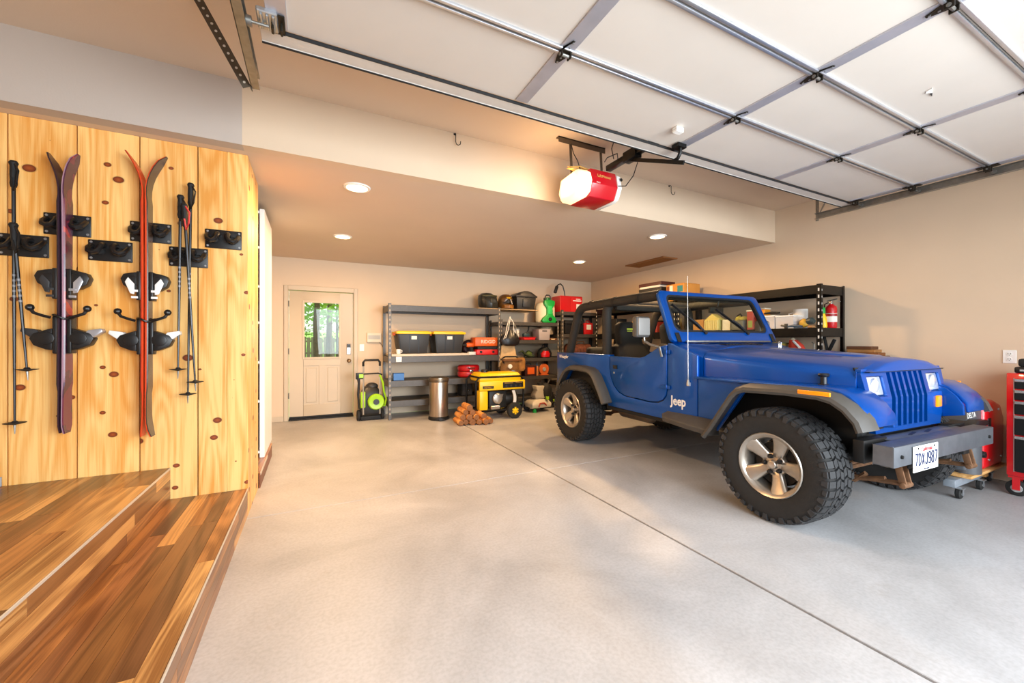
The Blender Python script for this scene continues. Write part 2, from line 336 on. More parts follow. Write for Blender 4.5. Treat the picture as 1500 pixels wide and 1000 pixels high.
# stairs: two wide laminate steps, every plank a piece
st = holder('stairs'); struct(st, 'two wide wood laminate steps below the ski wall', 'stairs')
core = mat('step_core', '4a3018', .9)
def planks(parent, x0, x1, z0, z1, y0, y1, vertical, wd, seed):
    rnd = random.Random(seed); n = max(1, round(((z1 - z0) if vertical else (x1 - x0)) / wd)); w = ((z1 - z0) if vertical else (x1 - x0)) / n
    for i in range(n):
        y = y0 + (0 if i == 0 else 0); cuts = [y0]; y = y0 + rnd.uniform(.25, 1.15)
        while y < y1 - .15: cuts.append(y); y += 1.22
        cuts.append(y1)
        for a, c in zip(cuts, cuts[1:]):
            if vertical: bx('plank', lam_y, parent, x0, x1, a + .0006, c - .0006, z0 + i * w + .0005, z0 + (i + 1) * w - .0005, .0006, world=True)
            else: bx('plank', lam_y, parent, x0 + i * w + .0005, x0 + (i + 1) * w - .0005, a + .0006, c - .0006, z0, z1, .0006, world=True)
Z1, Z2, X2 = .196, .404, -.848
sY0, sY1 = -.4, YP - .002
low = MB().box(-2.55, XP - .014, sY0 + .01, sY1 - .001, 0, Z1 - .013).build('lower_step', core, st)
planks(low, X2 - .01, XP - .006, Z1 - .012, Z1, sY0, sY1, False, .072, 3)
planks(low, XP - .013, XP - .0005, .0, Z1 - .013, sY0, sY1, True, .062, 5)
bx('nosing', nosing, low, XP - .004, XP + .001, sY0, sY1, Z1 - .012, Z1 + .0012, .001, world=True)
up = MB().box(-2.55, X2 - .014, sY0 + .01, sY1 - .001, Z1 + .001, Z2 - .013).build('upper_step', core, st)
planks(up, -2.56, X2 - .006, Z2 - .012, Z2, sY0, sY1, False, .12, 8)
planks(up, X2 - .013, X2 - .0005, Z1 + .0005, Z2 - .013, sY0, sY1, True, .07, 11)
bx('nosing', nosing, up, X2 - .004, X2 + .001, sY0, sY1, Z2 - .012, Z2 + .0012, .001, world=True)
struct(bx('trim_1', mat('grey_trim', '9fa3a6', .5), None, -2.55, -1.612, YP - .014, YP - .001, Z2, Z2 + .055, .002), 'grey skirting strip on the top step', 'trim')
# second door: entry door in the back wall
d1 = holder('door_1', (0, 0, 0)); struct(d1, 'cream half-glazed entry door with brass knob', 'door')
D = lambda n, m, *a, **k: bx(n, m, d1, *a, world=True, **k)
y0 = YB - .012
for a in ((-.41, -.352, y0 - .012, YB + .0, 0, 2.135), (.612, .67, y0 - .012, YB, 0, 2.135), (-.352, .612, y0 - .012, YB, 2.06, 2.135)): D('casing', door_paint, *a, bevel=.005)
for a in ((DX0, -.345, YB, YB + .14, 0, DZ), (.603, DX1, YB, YB + .14, 0, DZ), (-.345, .603, YB, YB + .14, 2.06, DZ)): D('jamb', door_paint, *a)
D('threshold', black_m, -.345, .603, YB - .02, YB + .14, 0, .026)
D('door_sweep', black_m, -.338, .596, YB + .012, YB + .055, .027, .06)
# leaf: stiles and rails around glass and two panels
lf = MB()
LX0, LX1, LZ0, LZ1 = -.338, .596, .06, 2.052; lya, lyb = YB + .012, YB + .056
for a in ((LX0, -.14, LZ0, LZ1), (.40, LX1, LZ0, LZ1), (-.14, .40, 1.89, LZ1), (-.14, .40, .86, .98), (-.14, .40, LZ0, .235), (.085, .175, .235, .86)): lf.box(a[0], a[1], lya, lyb, a[2], a[3])
leaf = lf.build('door_leaf', door_paint, d1, .002, 1)
for x0, x1 in ((-.14, .085), (.175, .40)):
    bx('recess', door_paint, leaf, x0, x1, lya + .012, lyb - .01, .235, .86, 0, world=True)
    bx('raised_panel', door_paint, leaf, x0 + .035, x1 - .035, lya + .003, lya + .014, .27, .825, .006, world=True)
for a in ((-.155, -.122, .965, 1.905), (.382, .415, .965, 1.905), (-.122, .382, 1.872, 1.905), (-.122, .382, .965, .998)): bx('glazing_bead', door_paint, leaf, a[0], a[1], lya - .012, lya + .004, a[2], a[3], .003, world=True)
bx('pane', pane_glass, leaf, -.14, .40, lya + .016, lya + .022, .98, 1.89, 0, world=True)
for z in (.35, 1.05, 1.8): part('hinge', steel_d, d1, lambda b: b.cyl((-.345, y0 + .006, z), (-.345, y0 + .006, z + .09), .008, 8), world=True)
lk = bx('keypad_lock', mat('lock_silver', 'bdb8b0', .35, .7), d1, .498, .562, lya - .022, lya, 1.035, 1.215, .006, world=True)
bx('keypad', black, lk, .504, .556, lya - .026, lya - .021, 1.15, 1.208, .002, world=True)
for q in range(2): bx('keypad_button', black, lk, .524, .538, lya - .025, lya - .021, 1.06 + q * .05, 1.072 + q * .05, .001, world=True)
part('door_knob', mat('aged_brass', '6e4f2e', .35, .8), d1, lambda b: (b.lathe([(0, .012), (.03, .012), (.034, .006), (.034, 0), (0, 0)], (.535, lya - .012, .93), 'y', 16), b.lathe([(0, -.062), (.018, -.06), (.028, -.045), (.026, -.03), (.012, -.02), (.011, .0)], (.535, lya, .93), 'y', 16)), world=True)
# baseboard strips
struct(bx('baseboard_back', door_paint, None, -1.2, -.412, YB - .012, YB - .001, 0, .085, .003), 'cream baseboard beside the entry door', 'baseboard')
# wall switch, panel, outlet
sw = thing('light_switch', 'white light switch on the back wall beside the entry door', 'switch', (.737, YB, 1.10))
bx('cover_plate', white_pl, sw, -.036, .036, -.007, 0, -.01, .105, .002); bx('rocker', white_pl, sw, -.016, .016, -.012, -.007, .015, .082, .002)
cp = thing('wall_control_box', 'small cream control box above the green pressure washer', 'control box', (.93, YB, 1.235))
bx('housing', mat('cream_metal', 'd7ccb6', .5), cp, -.115, .115, -.05, 0, 0, .165, .006); bx('face_plate', mat('pale_grey', 'bdb9ae', .5), cp, -.1, .1, -.053, -.049, .055, .125, .002)
for i in range(5): bx('louvre', grey_pl, cp, -.09, .09, -.055, -.052, .062 + i * .012, .066 + i * .012, 0)
part('wire', black, cp, lambda b: b.tube([(.09, -.02, 0), (.12, -.02, -.03), (.155, -.015, -.09), (.16, -.01, -.2)], .004, 6))
ot = thing('wall_outlet', 'white double power outlet on the wall above the red tool chest', 'outlet', (XR, 1.208, 1.05))
bx('cover_plate', white_pl, ot, -.007, 0, -.04, .04, 0, .118, .003)
for z in (.036, .082):
    so = part('socket', white_pl, ot, lambda b: b.lathe([(0, -.010), (.017, -.010), (.018, -.007)], (0, 0, z), 'x', 14))
    for y in (-.007, .007): bx('slot', black, so, -.0112, -.0098, y - .0015, y + .0015, z - .002, z + .009, 0)
    bx('slot', black, so, -.0112, -.0098, -.002, .002, z - .012, z - .007, 0)
# recessed lamps
warm = (1.0, .62, .30)
lens_m = mat('lamp_lens', 'fff2d8', .5, emit='ffd9a0', estr=7.0)
LAMPS = [(.338, 3.666, 'recessed ceiling lamp nearest the ski wall'), (.333, 5.446, 'recessed ceiling lamp above the floor before the entry door'), (3.875, 3.683, 'recessed ceiling lamp right above the blue vehicle'), (3.93, 5.41, 'recessed ceiling lamp beside the ceiling vent, near the back shelves')]
for x, y, lb in LAMPS:
    t = thing('recessed_lamp', lb, 'ceiling lamp', (x, y, ZL), 0, 'recessed ceiling lamps')
    part('trim_ring', white_paint, t, lambda b: b.lathe([(.085, -.004), (.088, -.012), (.106, -.010), (.112, -.001), (.085, -.001), (.085, -.004)], n=28))
    part('lens', lens_m, t, lambda b: b.lathe([(0, -.016), (.05, -.015), (.078, -.010), (.086, -.003), (0, -.003)], n=28))
    l = light('lamp_light', 'AREA', (x, y, ZL - .03), 42, warm, .16); l.data.shape = 'DISK'; l.parent = None
    l.data.spread = math.radians(180)
# ceiling vent
vt = thing('ceiling_vent', 'wooden-framed return vent in the lower ceiling near the right wall', 'vent', (4.99, 4.90, ZL))
vm = mat('vent_wood', '8a5a30', .6); 
for a in ((-.16, .16, -.42, -.37), (-.16, .16, .37, .42), (-.16, -.12, -.37, .37), (.12, .16, -.37, .37)): bx('frame', vm, vt, a[0], a[1], a[2], a[3], -.02, -.001, .003)
bx('backing', mat('vent_dark', '3b2f22', .9), vt, -.12, .12, -.37, .37, -.004, -.001, 0)
for i in range(9): part('slat', vm, vt, lambda b: b.bar((-.1 + i * .025, -.37, -.012), (-.1 + i * .025, .37, -.012), .018, .003, (.6, 0, .8)))
# coat hooks on the soffit face
for x, lb in ((1.065, 'black screw hook on the soffit left of the door opener'), (3.568, 'black screw hook on the soffit right of the door opener')):
    t = thing('screw_hook', lb, 'hook', (x, YS, 2.90), 0, 'hooks on the soffit')
    part('hook', black_metal, t, lambda b: b.tube([(0, .0, .085), (0, -.02, .085), (0, -.03, .075), (0, -.03, .01), (.004, -.035, -.012), (.018, -.042, -.022), (.034, -.048, -.012), (.036, -.05, .012)], .0035, 6))
    part('base', black_metal, t, lambda b: b.lathe([(0, -.004), (.009, -.004), (.01, 0)], (0, 0, .085), 'y', 10))
# outside the back door: lawn, trees
lawn_m = mat('lawn_grass', '7fae2c', .9, var=.25, scale=2.2, bump=.3, bscale=40)
S('ground_back', lawn_m, lambda b: b.add([(-16, YB + .16, -.05), (18, YB + .16, -.05), (18, 60, 2.6), (-16, 60, 2.6), (-16, YB + .16, -.3), (18, YB + .16, -.3), (18, 60, -.3), (-16, 60, -.3)], [(0, 1, 2, 3), (7, 6, 5, 4), (0, 4, 5, 1), (1, 5, 6, 2), (2, 6, 7, 3), (3, 7, 4, 0)]), 'sunlit lawn behind the garage')
leafm = [mat('leaf_a', '5f8a2e', .6, var=.3, scale=5), mat('leaf_b', '86a83c', .6, var=.3, scale=5), mat('leaf_c', '3f6426', .6, var=.3, scale=5)]
bark = mat('bark', '5a4534', .9, var=.3, scale=20, bump=.4, bscale=30)
def gz(y): return -.05 + (y - YB) * 2.65 / 53
def tree(label, x, y, tr, h, r, z0, k, seed, nl=900):
    rn = random.Random(seed); g = gz(y); t = thing('yard_tree', label, 'tree', (x, y, g))
    part('trunk', bark, t, lambda b: b.tube([(0, 0, 0), (rn.uniform(-.04, .04), 0, h * .35), (rn.uniform(-.08, .08), 0, h * .7), (0, 0, h)], [tr, tr * .85, tr * .6, tr * .2], 9))
    def lv(b):
        for _ in range(nl):
            u = rn.random(); a = rn.uniform(0, 2 * PI); rr = r * math.sqrt(rn.random()) * (1 - .55 * u); c = Vector((rr * math.cos(a), rr * math.sin(a), z0 + (h + .4 - z0) * u + rn.uniform(-.1, .1)))
            q = Vector((rn.gauss(0, 1), rn.gauss(0, 1), rn.gauss(0, .6))).normalized() * rn.uniform(.07, .16); p = q.cross(Vector((rn.random(), rn.random(), 1))).normalized() * rn.uniform(.03, .07)
            b.add([c - q, c + p, c + q, c - p], [(0, 1, 2, 3)])
    o = part('foliage', leafm[k], t, lv); o['kind'] = 'stuff'
tree('slim trunked tree seen in the left half of the door glass', .10, 11.5, .09, 4.4, 1.1, 1.75, 1, 1)
tree('darker trunked tree seen in the middle of the door glass', .44, 14.2, .1, 5.0, 1.3, 2.0, 0, 2)
tree('thin young tree at the right edge of the door glass', .86, 17.2, .05, 4.5, 1.2, 1.5, 1, 3)
for i, (x, y, s) in enumerate(((-2.6, 22, 1.5), (.2, 25.5, 1.4), (2.9, 22.5, 1.5))):
    tree(('bushy tree at the back of the lawn, left', 'bushy tree at the back of the lawn, centre', 'bushy tree at the back of the lawn, right')[i], x, y, .16, 6.0, 2.0, .5, (2, 1, 2)[i], 10 + i, 2400)
ft = thing('yard_fence', 'weathered board fence at the far side of the lawn', 'fence', (.5, 19.0, gz(19)))
fm = mat('fence_wood', '8d7a66', .85, var=.2, scale=6)
for i in range(22): bx('board', fm, ft, -1.7 + i * .16, -1.57 + i * .16, 0, .02, .03, .9 + .02 * (i % 3), 0)
for z in (.2, .7): bx('fence_rail', fm, ft, -1.72, 1.8, .021, .06, z, z + .08, 0)
# ================================================================== raised garage door, tracks, opener
gd = thing('garage_door', 'raised white sectional garage door hanging flat under the ceiling', 'garage door', (2.298, .9, 2.62))
panel_m = mat('garage_door_panel', 'd0c8be', .55, var=.02, scale=3)
stile_m = mat('zinc_stile', 'b9b9c2', .4, .55, var=.06, scale=12)
rail_m = mat('bright_zinc', 'c9ccd2', .28, .8, var=.05, scale=20)
bronze = mat('hinge_bronze', '2f2a22', .42, .7)
GZ = 2.62; GX0, GX1 = -.178, 4.775
rows = [2.05, 1.585, 1.142, .657, .2, -.25]
stx = [(-.178, -.10), (1.033, 1.108), (2.285, 2.36), (3.475, 3.55), (4.70, 4.775)]
for i in range(5):
    y1, y0 = rows[i], rows[i + 1]
    sec = bx('door_section', panel_m, gd, GX0, GX1, y0 + .004, y1 - .004, GZ + .004, GZ + .05, .003, world=True)
    for a, c in stx: bx('stile', stile_m, sec, a, c, y0 + .022, y1 - .022, GZ - .004, GZ + .005, .001, world=True)
    for yy in ((y0 + .006, y0 + .022), (y1 - .022, y1 - .006)):
        if i == 0 and yy[1] > 2: continue
        part('edge_rail', rail_m, sec, lambda b: b.box(GX0, GX1, yy[0], yy[1], GZ - .010, GZ + .005), .003, world=True)
# end rail of the inmost section
part('end_rail', mat('dusty_zinc', 'cfcac2', .5, .1, var=.05, scale=14), gd, lambda b: (b.box(GX0 - .03, GX1 + .005, 2.052, 2.13, GZ - .012, GZ - .006), b.box(GX0 - .03, GX1 + .005, 2.128, 2.131, GZ - .014, GZ + .03)), .0008, 1, world=True)
part('end_seal', black_m, gd, lambda b: b.box(GX0 - .03, GX1 + .005, 2.1315, 2.14, GZ - .018, GZ - .004), world=True)
part('seam', black_m, gd, lambda b: b.box(GX0, GX1, 2.0475, 2.0515, GZ - .013, GZ + .004), world=True)
def hinge(x, y):
    h = part('hinge', bronze, gd, lambda b: (b.prism([(x - .028, y - .018), (x + .028, y - .018), (x + .03, y), (x + .028, y + .018), (x + .006, y + .078), (x - .006, y + .078), (x - .028, y + .018), (x - .03, y), (x - .006, y - .078), (x + .006, y - .078)], GZ - .011, GZ - .006, 'z'),
        b.box(x - .028, x - .02, y - .016, y + .016, GZ - .034, GZ - .008), b.box(x + .02, x + .028, y - .016, y + .016, GZ - .034, GZ - .008)), .001, 1, world=True)
    part('hinge_pin', steel_d, h, lambda b: b.cyl((x - .032, y, GZ - .024), (x + .032, y, GZ - .024), .008, 10), world=True)
    for yy in (y - .066, y - .036, y + .036, y + .066): part('screw', steel, h, lambda b: b.cyl((x, yy, GZ - .014), (x, yy, GZ - .010), .005, 8), world=True)
for r in rows[1:5]:
    for x in (1.07, 2.3225, 3.5125): hinge(x, r)
for r in rows[:5]:
    for x, s in ((4.737, 1), (-.139, -1)):
        if r > 2: r = 2.0
        h = part('end_hinge', bronze, gd, lambda b: (b.box(x - .03, x + .03, r - .06, r + .06, GZ - .012, GZ - .006), b.box(x - .022, x - .012, r - .02, r + .02, GZ - .045, GZ - .01), b.box(x + .012, x + .022, r - .02, r + .02, GZ - .045, GZ - .01)), .002, 1, world=True)
        part('roller', steel_d, h, lambda b: (b.cyl((x - .03, r, GZ - .03), (x + s * .115, r, GZ - .03), .006, 8), b.cyl((x + s * .093, r, GZ - .03), (x + s * .113, r, GZ - .03), .021, 14)), world=True)
bx('corner_bracket', steel, gd, -.212, -.135, 1.93, 2.045, GZ - .02, GZ + .0, .004, world=True)
for k in range(3): bx('bracket_rib', steel, gd, -.2 + k * .022, -.19 + k * .022, 1.94, 2.03, GZ - .028, GZ - .02, .002, world=True)
part('scuff', white_pl, gd, lambda b: b.prism([(3.02, .93), (3.075, .945), (3.05, .965), (3.03, .955)], GZ - .001, GZ + .0035, 'z'), world=True)
part('scuff', dark_grey, gd, lambda b: b.prism([(3.075, .945), (3.12, .96), (3.07, .955)], GZ - .001, GZ + .0035, 'z'), world=True)
# small white sensor
sb = thing('door_sensor', 'tiny white sensor box stuck on the raised door near the opener arm', 'sensor', (2.113, 1.835, GZ - .03))
bx('housing', white_pl, sb, -.032, .032, -.02, .02, 0, .0335, .004); bx('seam', grey_pl, sb, -.0325, .0325, -.0205, .0205, .016, .0175, 0)
def track(x, s, lb, yend):
    t = thing('garage_door_track', lb, 'door track', (x, 1.0, 2.56), 0, 'garage door tracks')
    part('rail', steel_d, t, lambda b: (b.box(x + s * .024, x + s * .027, -.55, yend, 2.56, 2.62), b.box(x - .012, x + .027, -.55, yend, 2.617, 2.62) if s > 0 else b.box(x - .027, x + .012, -.55, yend, 2.617, 2.62), b.box(x - .012, x + .027, -.55, yend, 2.56, 2.563) if s > 0 else b.box(x - .027, x + .012, -.55, yend, 2.56, 2.563)), world=True)
    return t
tr_ = track(4.835, 1, 'right steel track of the raised garage door beside the beige wall', 2.40)
def angle(b, p0, p1, w=.032):
    b.bar(p0, p1, w, .003, (0, 1, 0)); q = Vector((0, .015, 0)); b.bar(Vector(p0) + Vector((w / 2, 0, 0)) + q, Vector(p1) + Vector((w / 2, 0, 0)) + q, .003, .03, (0, 1, 0))
hg = part('hanger', steel_d, tr_, lambda b: (angle(b, (4.87, 2.385, 2.55), (4.87, 2.385, 2.994)), b.bar((4.87, 2.38, 2.60), (4.90, 2.2, 2.994), .03, .003)), world=True)
tl_ = track(-.262, -1, 'left steel track of the raised garage door above the ski wall', 2.47)
hg = part('hanger', mat('perforated_angle', '5f574b', .45, .7), tl_, lambda b: angle(b, (-.305, 2.455, 2.552), (-.545, 2.44, 2.994), .04), world=True)
for k in range(13):
    f = .05 + k * .07; p = Vector((-.305, 2.455, 2.552)).lerp(Vector((-.545, 2.44, 2.994)), f)
    part('hole', mat('hole_bright', 'cfc6b6', .6), hg, lambda b: b.cyl(p + Vector((0, -.0022, 0)), p + Vector((0, -.0014, 0)), .0062, 8), world=True)
# opener
op = thing('garage_door_opener', 'red and white garage door opener hanging below the soffit', 'door opener', (2.17, 2.80, 2.42))
op_red = mat('opener_red', 'c01420', .3, coat=.3); lens_o = mat('opener_lens', 'fff4dc', .5, emit='ffdca0', estr=.75)
def trap(b, x0, x1, ins=0): b.prism([(2.67 + ins, 2.565), (2.72 + ins, 2.465), (2.99, 2.465), (3.02, 2.56), (2.98, 2.685), (2.70 + ins, 2.695)], x0, x1, 'x')
part('housing', op_red, op, lambda b: trap(b, 2.075, 2.345), .006, world=True)
part('light_lens', lens_o, op, lambda b: b.loft([[(x, 2.85 + dy * s, 2.565 + dz * s) for dy, dz in ((-.185, .02), (-.16, -.07), (-.1, -.10), (.13, -.10), (.17, -.02), (.13, .11), (-.12, .125), (-.165, .09))] for x, s in ((1.945, .70), (1.955, .84), (1.98, .94), (2.073, .97))]), .004, world=True)
part('end_cap', white_pl, op, lambda b: b.loft([[(x, 2.85 + dy * s, 2.565 + dz * s) for dy, dz in ((-.185, 0), (-.14, -.09), (-.1, -.105), (.14, -.10), (.17, 0), (.13, .12), (-.12, .135), (-.165, .11))] for x, s in ((2.346, 1.0), (2.39, .97), (2.41, .8))]), .004, world=True)
part('cap_hole', black, op, lambda b: b.cyl((2.385, 2.672, 2.64), (2.385, 2.67, 2.64), .014, 12), world=True)
text('maker_name', 'LiftMaster', .036, (2.205, 2.676, 2.635), (1, 0, 0), (0, .2, 1), mat('print_gold', 'e0b060', .5), op, .0006, world=True)
text('model_text', 'PRO', .02, (2.14, 2.672, 2.575), (1, 0, 0), (0, .2, 1), mat('print_white', 'e8e4da', .5), op, .0006, world=True)
part('opener_rail', black_metal, op, lambda b: b.box(2.255, 2.305, -.55, 2.72, 2.71, 2.755), .004, world=True)
part('hanger_angle', mat('rusty_angle', '6d6152', .5, .6), op, lambda b: (b.box(1.87, 2.37, 2.865, 2.905, 2.985, 2.994), b.box(1.87, 2.37, 2.865, 2.87, 2.945, 2.994)), world=True)
for x in (2.0, 2.33): part('hanger_strap', mat('rusty_angle', '6d6152', .5, .6), op, lambda b: b.bar((x, 2.88, 2.95), (x, 2.86, 2.68), .025, .004, (0, 1, 0)), world=True)
part('trolley', black_metal, op, lambda b: b.box(2.245, 2.315, 2.36, 2.5, 2.69, 2.77), .004, world=True)
part('door_arm', black_metal, op, lambda b: (b.bar((2.28, 2.44, 2.70), (2.28, 1.93, 2.47), .012, .028), b.tube([(2.295, 2.10, 2.55), (2.295, 2.04, 2.525), (2.295, 1.995, 2.53), (2.295, 1.975, 2.56), (2.295, 1.975, 2.60)], .013, 8), b.box(2.25, 2.33, 1.95, 2.01, 2.59, 2.617)), .001, 1, world=True)
for pts in ([(2.35, 2.67, 2.58), (2.37, 2.6, 2.56), (2.38, 2.52, 2.62), (2.36, 2.45, 2.70), (2.31, 2.4, 2.75)], [(2.16, 2.62, 2.73), (2.13, 2.55, 2.73), (2.19, 2.5, 2.755), (2.25, 2.56, 2.74)], [(2.24, 2.60, 2.76), (2.2, 2.58, 2.83), (2.24, 2.55, 2.99)], [(2.0, 2.87, 2.96), (1.99, 2.82, 2.85), (2.02, 2.8, 2.78), (2.05, 2.8, 2.70)]):
    part('cable', black, op, lambda b: b.tube(pts, .004, 6), world=True)
part('wire_bundle', mat('yellow_cable', 'd8b060', .6), op, lambda b: [b.tube([(2.02 + .1 * math.cos(a + k), 2.8 + .03 * math.sin(2 * a + k), 2.715 + .025 * math.sin(a * 1.7 + k)) for a in [i * .7 for i in range(9)]], .004, 5) for k in range(4)], world=True)
ol_ = light('opener_bulb', 'POINT', (1.90, 2.83, 2.57), 6, (1.0, .62, .30)); ol_.data.shadow_soft_size = .08
# ================================================================== ski wall and bookcase
def bracket(x, z, lb):
    t = thing('ski_rack_bracket', lb, 'ski rack', (x, YP, z - .065), 0, 'ski rack brackets on the pine wall')
    pl = bx('plate', black, t, -.105, .105, -.010, -.0005, 0, .13, .008, seg=2)
    for i in (-1, 1):
        for z_ in (.016, .114): part('bolt', steel, pl, lambda b: b.lathe([(0, -.0135), (.006, -.013), (.008, -.010)], (i * .09, 0, z_), 'y', 8))
        def horn(b):
            pts = [(i * .03, -.008, .095), (i * .03, -.03, .098), (i * .028, -.055, .09), (i * .03, -.07, .068), (i * .042, -.078, .046), (i * .062, -.08, .038), (i * .082, -.072, .05), (i * .09, -.05, .072), (i * .088, -.025, .088), (i * .086, -.008, .09)]
            b.tube(pts, [.016, .016, .015, .014, .014, .014, .014, .013, .013, .013], 8)
        part('horn', black, t, horn)
        part('rubber_pad', black_m, t, lambda b: b.lathe([(0, -.022), (.02, -.021), (.026, -.014), (.028, -.009)], (i * .05, 0, .06), 'y', 14))
bracket(-1.522, 1.805, 'black ski rack bracket behind the leftmost pair of poles')
bracket(-1.337, 1.950, 'black ski rack bracket holding the purple skis')
bracket(-1.142, 1.811, 'empty black ski rack bracket between the two pairs of skis')
bracket(-.946, 1.952, 'black ski rack bracket holding the orange-edged skis')
bracket(-.750, 1.809, 'black ski rack bracket holding the bundle of three poles')
bracket(-.557, 1.951, 'empty black ski rack bracket nearest the end of the pine wall')
def skimat(key, a, b_, c_, sc=5.0):
    m = bpy.data.materials.new(key); m.use_nodes = True; nt = m.node_tree; N = nt.nodes.new; K = nt.links.new; b = nt.nodes['Principled BSDF']
    tc = N('ShaderNodeTexCoord'); n = N('ShaderNodeTexNoise'); n.inputs['Scale'].default_value = sc; n.inputs['Detail'].default_value = 1.5; n.inputs['Distortion'].default_value = 1.2; K(tc.outputs['Object'], n.inputs['Vector'])
    r = N('ShaderNodeValToRGB'); r.color_ramp.interpolation = 'CONSTANT'; e = r.color_ramp.elements; e[0].position = 0; e[0].color = lin(a); e[1].position = .48; e[1].color = lin(b_); q = e.new(.6); q.color = lin(c_)
    K(n.outputs['Fac'], r.inputs[0]); K(r.outputs[0], b.inputs['Base Color']); b.inputs['Roughness'].default_value = .25; MATS[key] = m; return m
def ski(x, s, z0, z1, topm, edgem, lb, zt, zh, flare, tail, col_b):
    """one ski on edge; s=+1 its top sheet faces right, -1 faces left"""
    t = thing('ski', lb, 'ski', (x, YP - .085, z0), 0, 'skis on the pine wall')
    L = z1 - z0; secs = []
    for k in range(41):
        f = k / 40; w = .042 + .014 * (2 * f - 1) ** 2
        if f > .95: w *= math.sqrt(max(0.02, 1 - ((f - .95) / .05) ** 2)) * .9 + .1
        if f < .03: w *= .6 + .4 * f / .03
        off = .004
        if f > .86: off += flare * ((f - .86) / .14) ** 2
        if f < .08: off += tail * ((.08 - f) / .08) ** 2
        th = .014 if .15 < f < .85 else .009
        secs.append((f * L, w, off, th))
    part('edge', edgem, t, lambda b: b.loft([[(s * o, -w, z), (s * (o + th * .55), -w, z), (s * (o + th * .55), w, z), (s * o, w, z)] for z, w, o, th in secs]))
    part('top_sheet', topm, t, lambda b: b.loft([[(s * (o + th * .56), -w, z), (s * (o + th), -w * .92, z), (s * (o + th), w * .92, z), (s * (o + th * .56), w, z)] for z, w, o, th in secs]))
    x0 = s * .0185
    def mir(b, fn):
        q = MB(); fn(q); b.add([(x0 + s * p[0], p[1], p[2]) for p in q.v], q.f)
    zt -= z0; zh -= z0
    toe = part('toe_binding', black, t, lambda b: mir(b, lambda q: (q.box(0, .022, -.034, .034, -.07, .06), q.prism([(.022, -.04), (.058, -.02), (.066, .02), (.05, .05), (.022, .06)], -.03, .03, 'y') or 0)) , .004) if False else None
    def toe_fn(b):
        q = MB(); q.box(0, .022, -.036, .036, zt - .11, zt + .07); q.prism([(.02, zt - .05), (.05, zt - .045), (.085, zt - .02), (.098, zt + .02), (.085, zt + .05), (.05, zt + .06), (.02, zt + .065)], -.03, .03, 'y'); q.cyl((.04, -.034, zt + .01), (.04, .034, zt + .01), .034, 12)
        b.add([(x0 + s * p[0], p[1], p[2]) for p in q.v], q.f)
    toe = part('toe_binding', black, t, toe_fn, .005)
    def wing(b):
        q = MB(); q.prism([(.03, zt - .075), (.05, zt - .07), (.075, zt + .0), (.06, zt + .03), (.03, zt - .01)], -.038, -.03, 'y'); b.add([(x0 + s * p[0], p[1], p[2]) for p in q.v], q.f)
    part('toe_wing', col_b, toe, wing, .003)
    def stripes(b, z):
        q = MB(); q.box(.012, .045, -.0395, -.036, z, z + .014); b.add([(x0 + s * p[0], p[1], p[2]) for p in q.v], q.f)
    for dz in (-.10, -.06): part('toe_stripe', col_b, toe, lambda b: stripes(b, zt + dz), .002)
    def heel_fn(b):
        q = MB(); q.box(0, .022, -.034, .034, zh - .12, zh + .1); q.prism([(.022, zh - .10), (.05, zh - .095), (.10, zh - .07), (.118, zh - .03), (.10, zh + .0), (.05, zh + .02), (.022, zh + .03)], -.032, .032, 'y'); q.cyl((.05, -.036, zh - .03), (.05, .036, zh - .03), .04, 12)
        b.add([(x0 + s * p[0], p[1], p[2]) for p in q.v], q.f)
    hl = part('heel_binding', black, t, heel_fn, .006)
    def lev(b):
        q = MB(); q.prism([(.06, zh - .02), (.10, zh - .035), (.155, zh + .01), (.15, zh + .03), (.09, zh + .02)], -.026, .026, 'y'); b.add([(x0 + s * p[0], p[1], p[2]) for p in q.v], q.f)
    part('heel_lever', col_b, hl, lev, .003)
    def br(b):
        q = MB(); q.tube([(.02, -.05, zh + .09), (.05, -.056, zh + .1), (.085, -.058, zh + .115), (.1, -.058, zh + .14)], .009, 6); q.sphere((.1, -.058, zh + .145), .02, 8, 6); b.add([(x0 + s * p[0], p[1], p[2]) for p in q.v], q.f)
    part('brake_arm', black, t, br)
    return t
purple = skimat('ski_purple_print', '4a2338', '6e2a3c', 'b8382e'); dk_purple = mat('ski_dark_edge', '2e1c2c', .3); pale = mat('ski_pale_edge', 'a07c8c', .35)
brownt = skimat('ski_brown_print', '3c2c22', '4a372a', '5c4030', 3.0); orng = mat('ski_orange_base', 'd8451c', .35, var=.1)
bsil = mat('binding_silver', 'b8bac0', .3, .6)
ski(-1.318, 1, .70, 2.36, purple, pale, 'purple and red ski facing the garage in the left pair', 1.60, 1.29, .05, 0.0, bsil)
ski(-1.319, -1, .705, 2.345, mat('ski_dark_print', '2a2026', .3), dk_purple, 'dark ski behind the purple and red one in the left pair', 1.60, 1.29, .06, 0.0, dark_grey)
ski(-.945, 1, .64, 2.43, brownt, orng, 'brown topped ski with orange edge in the right pair', 1.61, 1.28, .09, .02, white_pl)
ski(-.946, -1, .645, 2.43, mat('ski_red_print', 'b03424', .3), orng, 'red orange ski whose tip curls left in the right pair', 1.61, 1.28, .09, .012, white_pl)
for x, y, z0, m_ in ((-1.318, YP - .148, 1.385, black), (-.945, YP - .148, 1.375, black)):
    tag(part('ski_strap', m_, None, lambda b: b.tube([(x + .042 * math.cos(a), YP - .088 + .062 * math.sin(a), z0 + .012 * math.sin(a * 2)) for a in [i * 2 * PI / 20 for i in range(20)]], .006, 6, closed=True)), 'black strap around the purple pair of skis' if x < -1 else 'black strap around the orange-edged pair of skis', 'strap', 'ski straps')
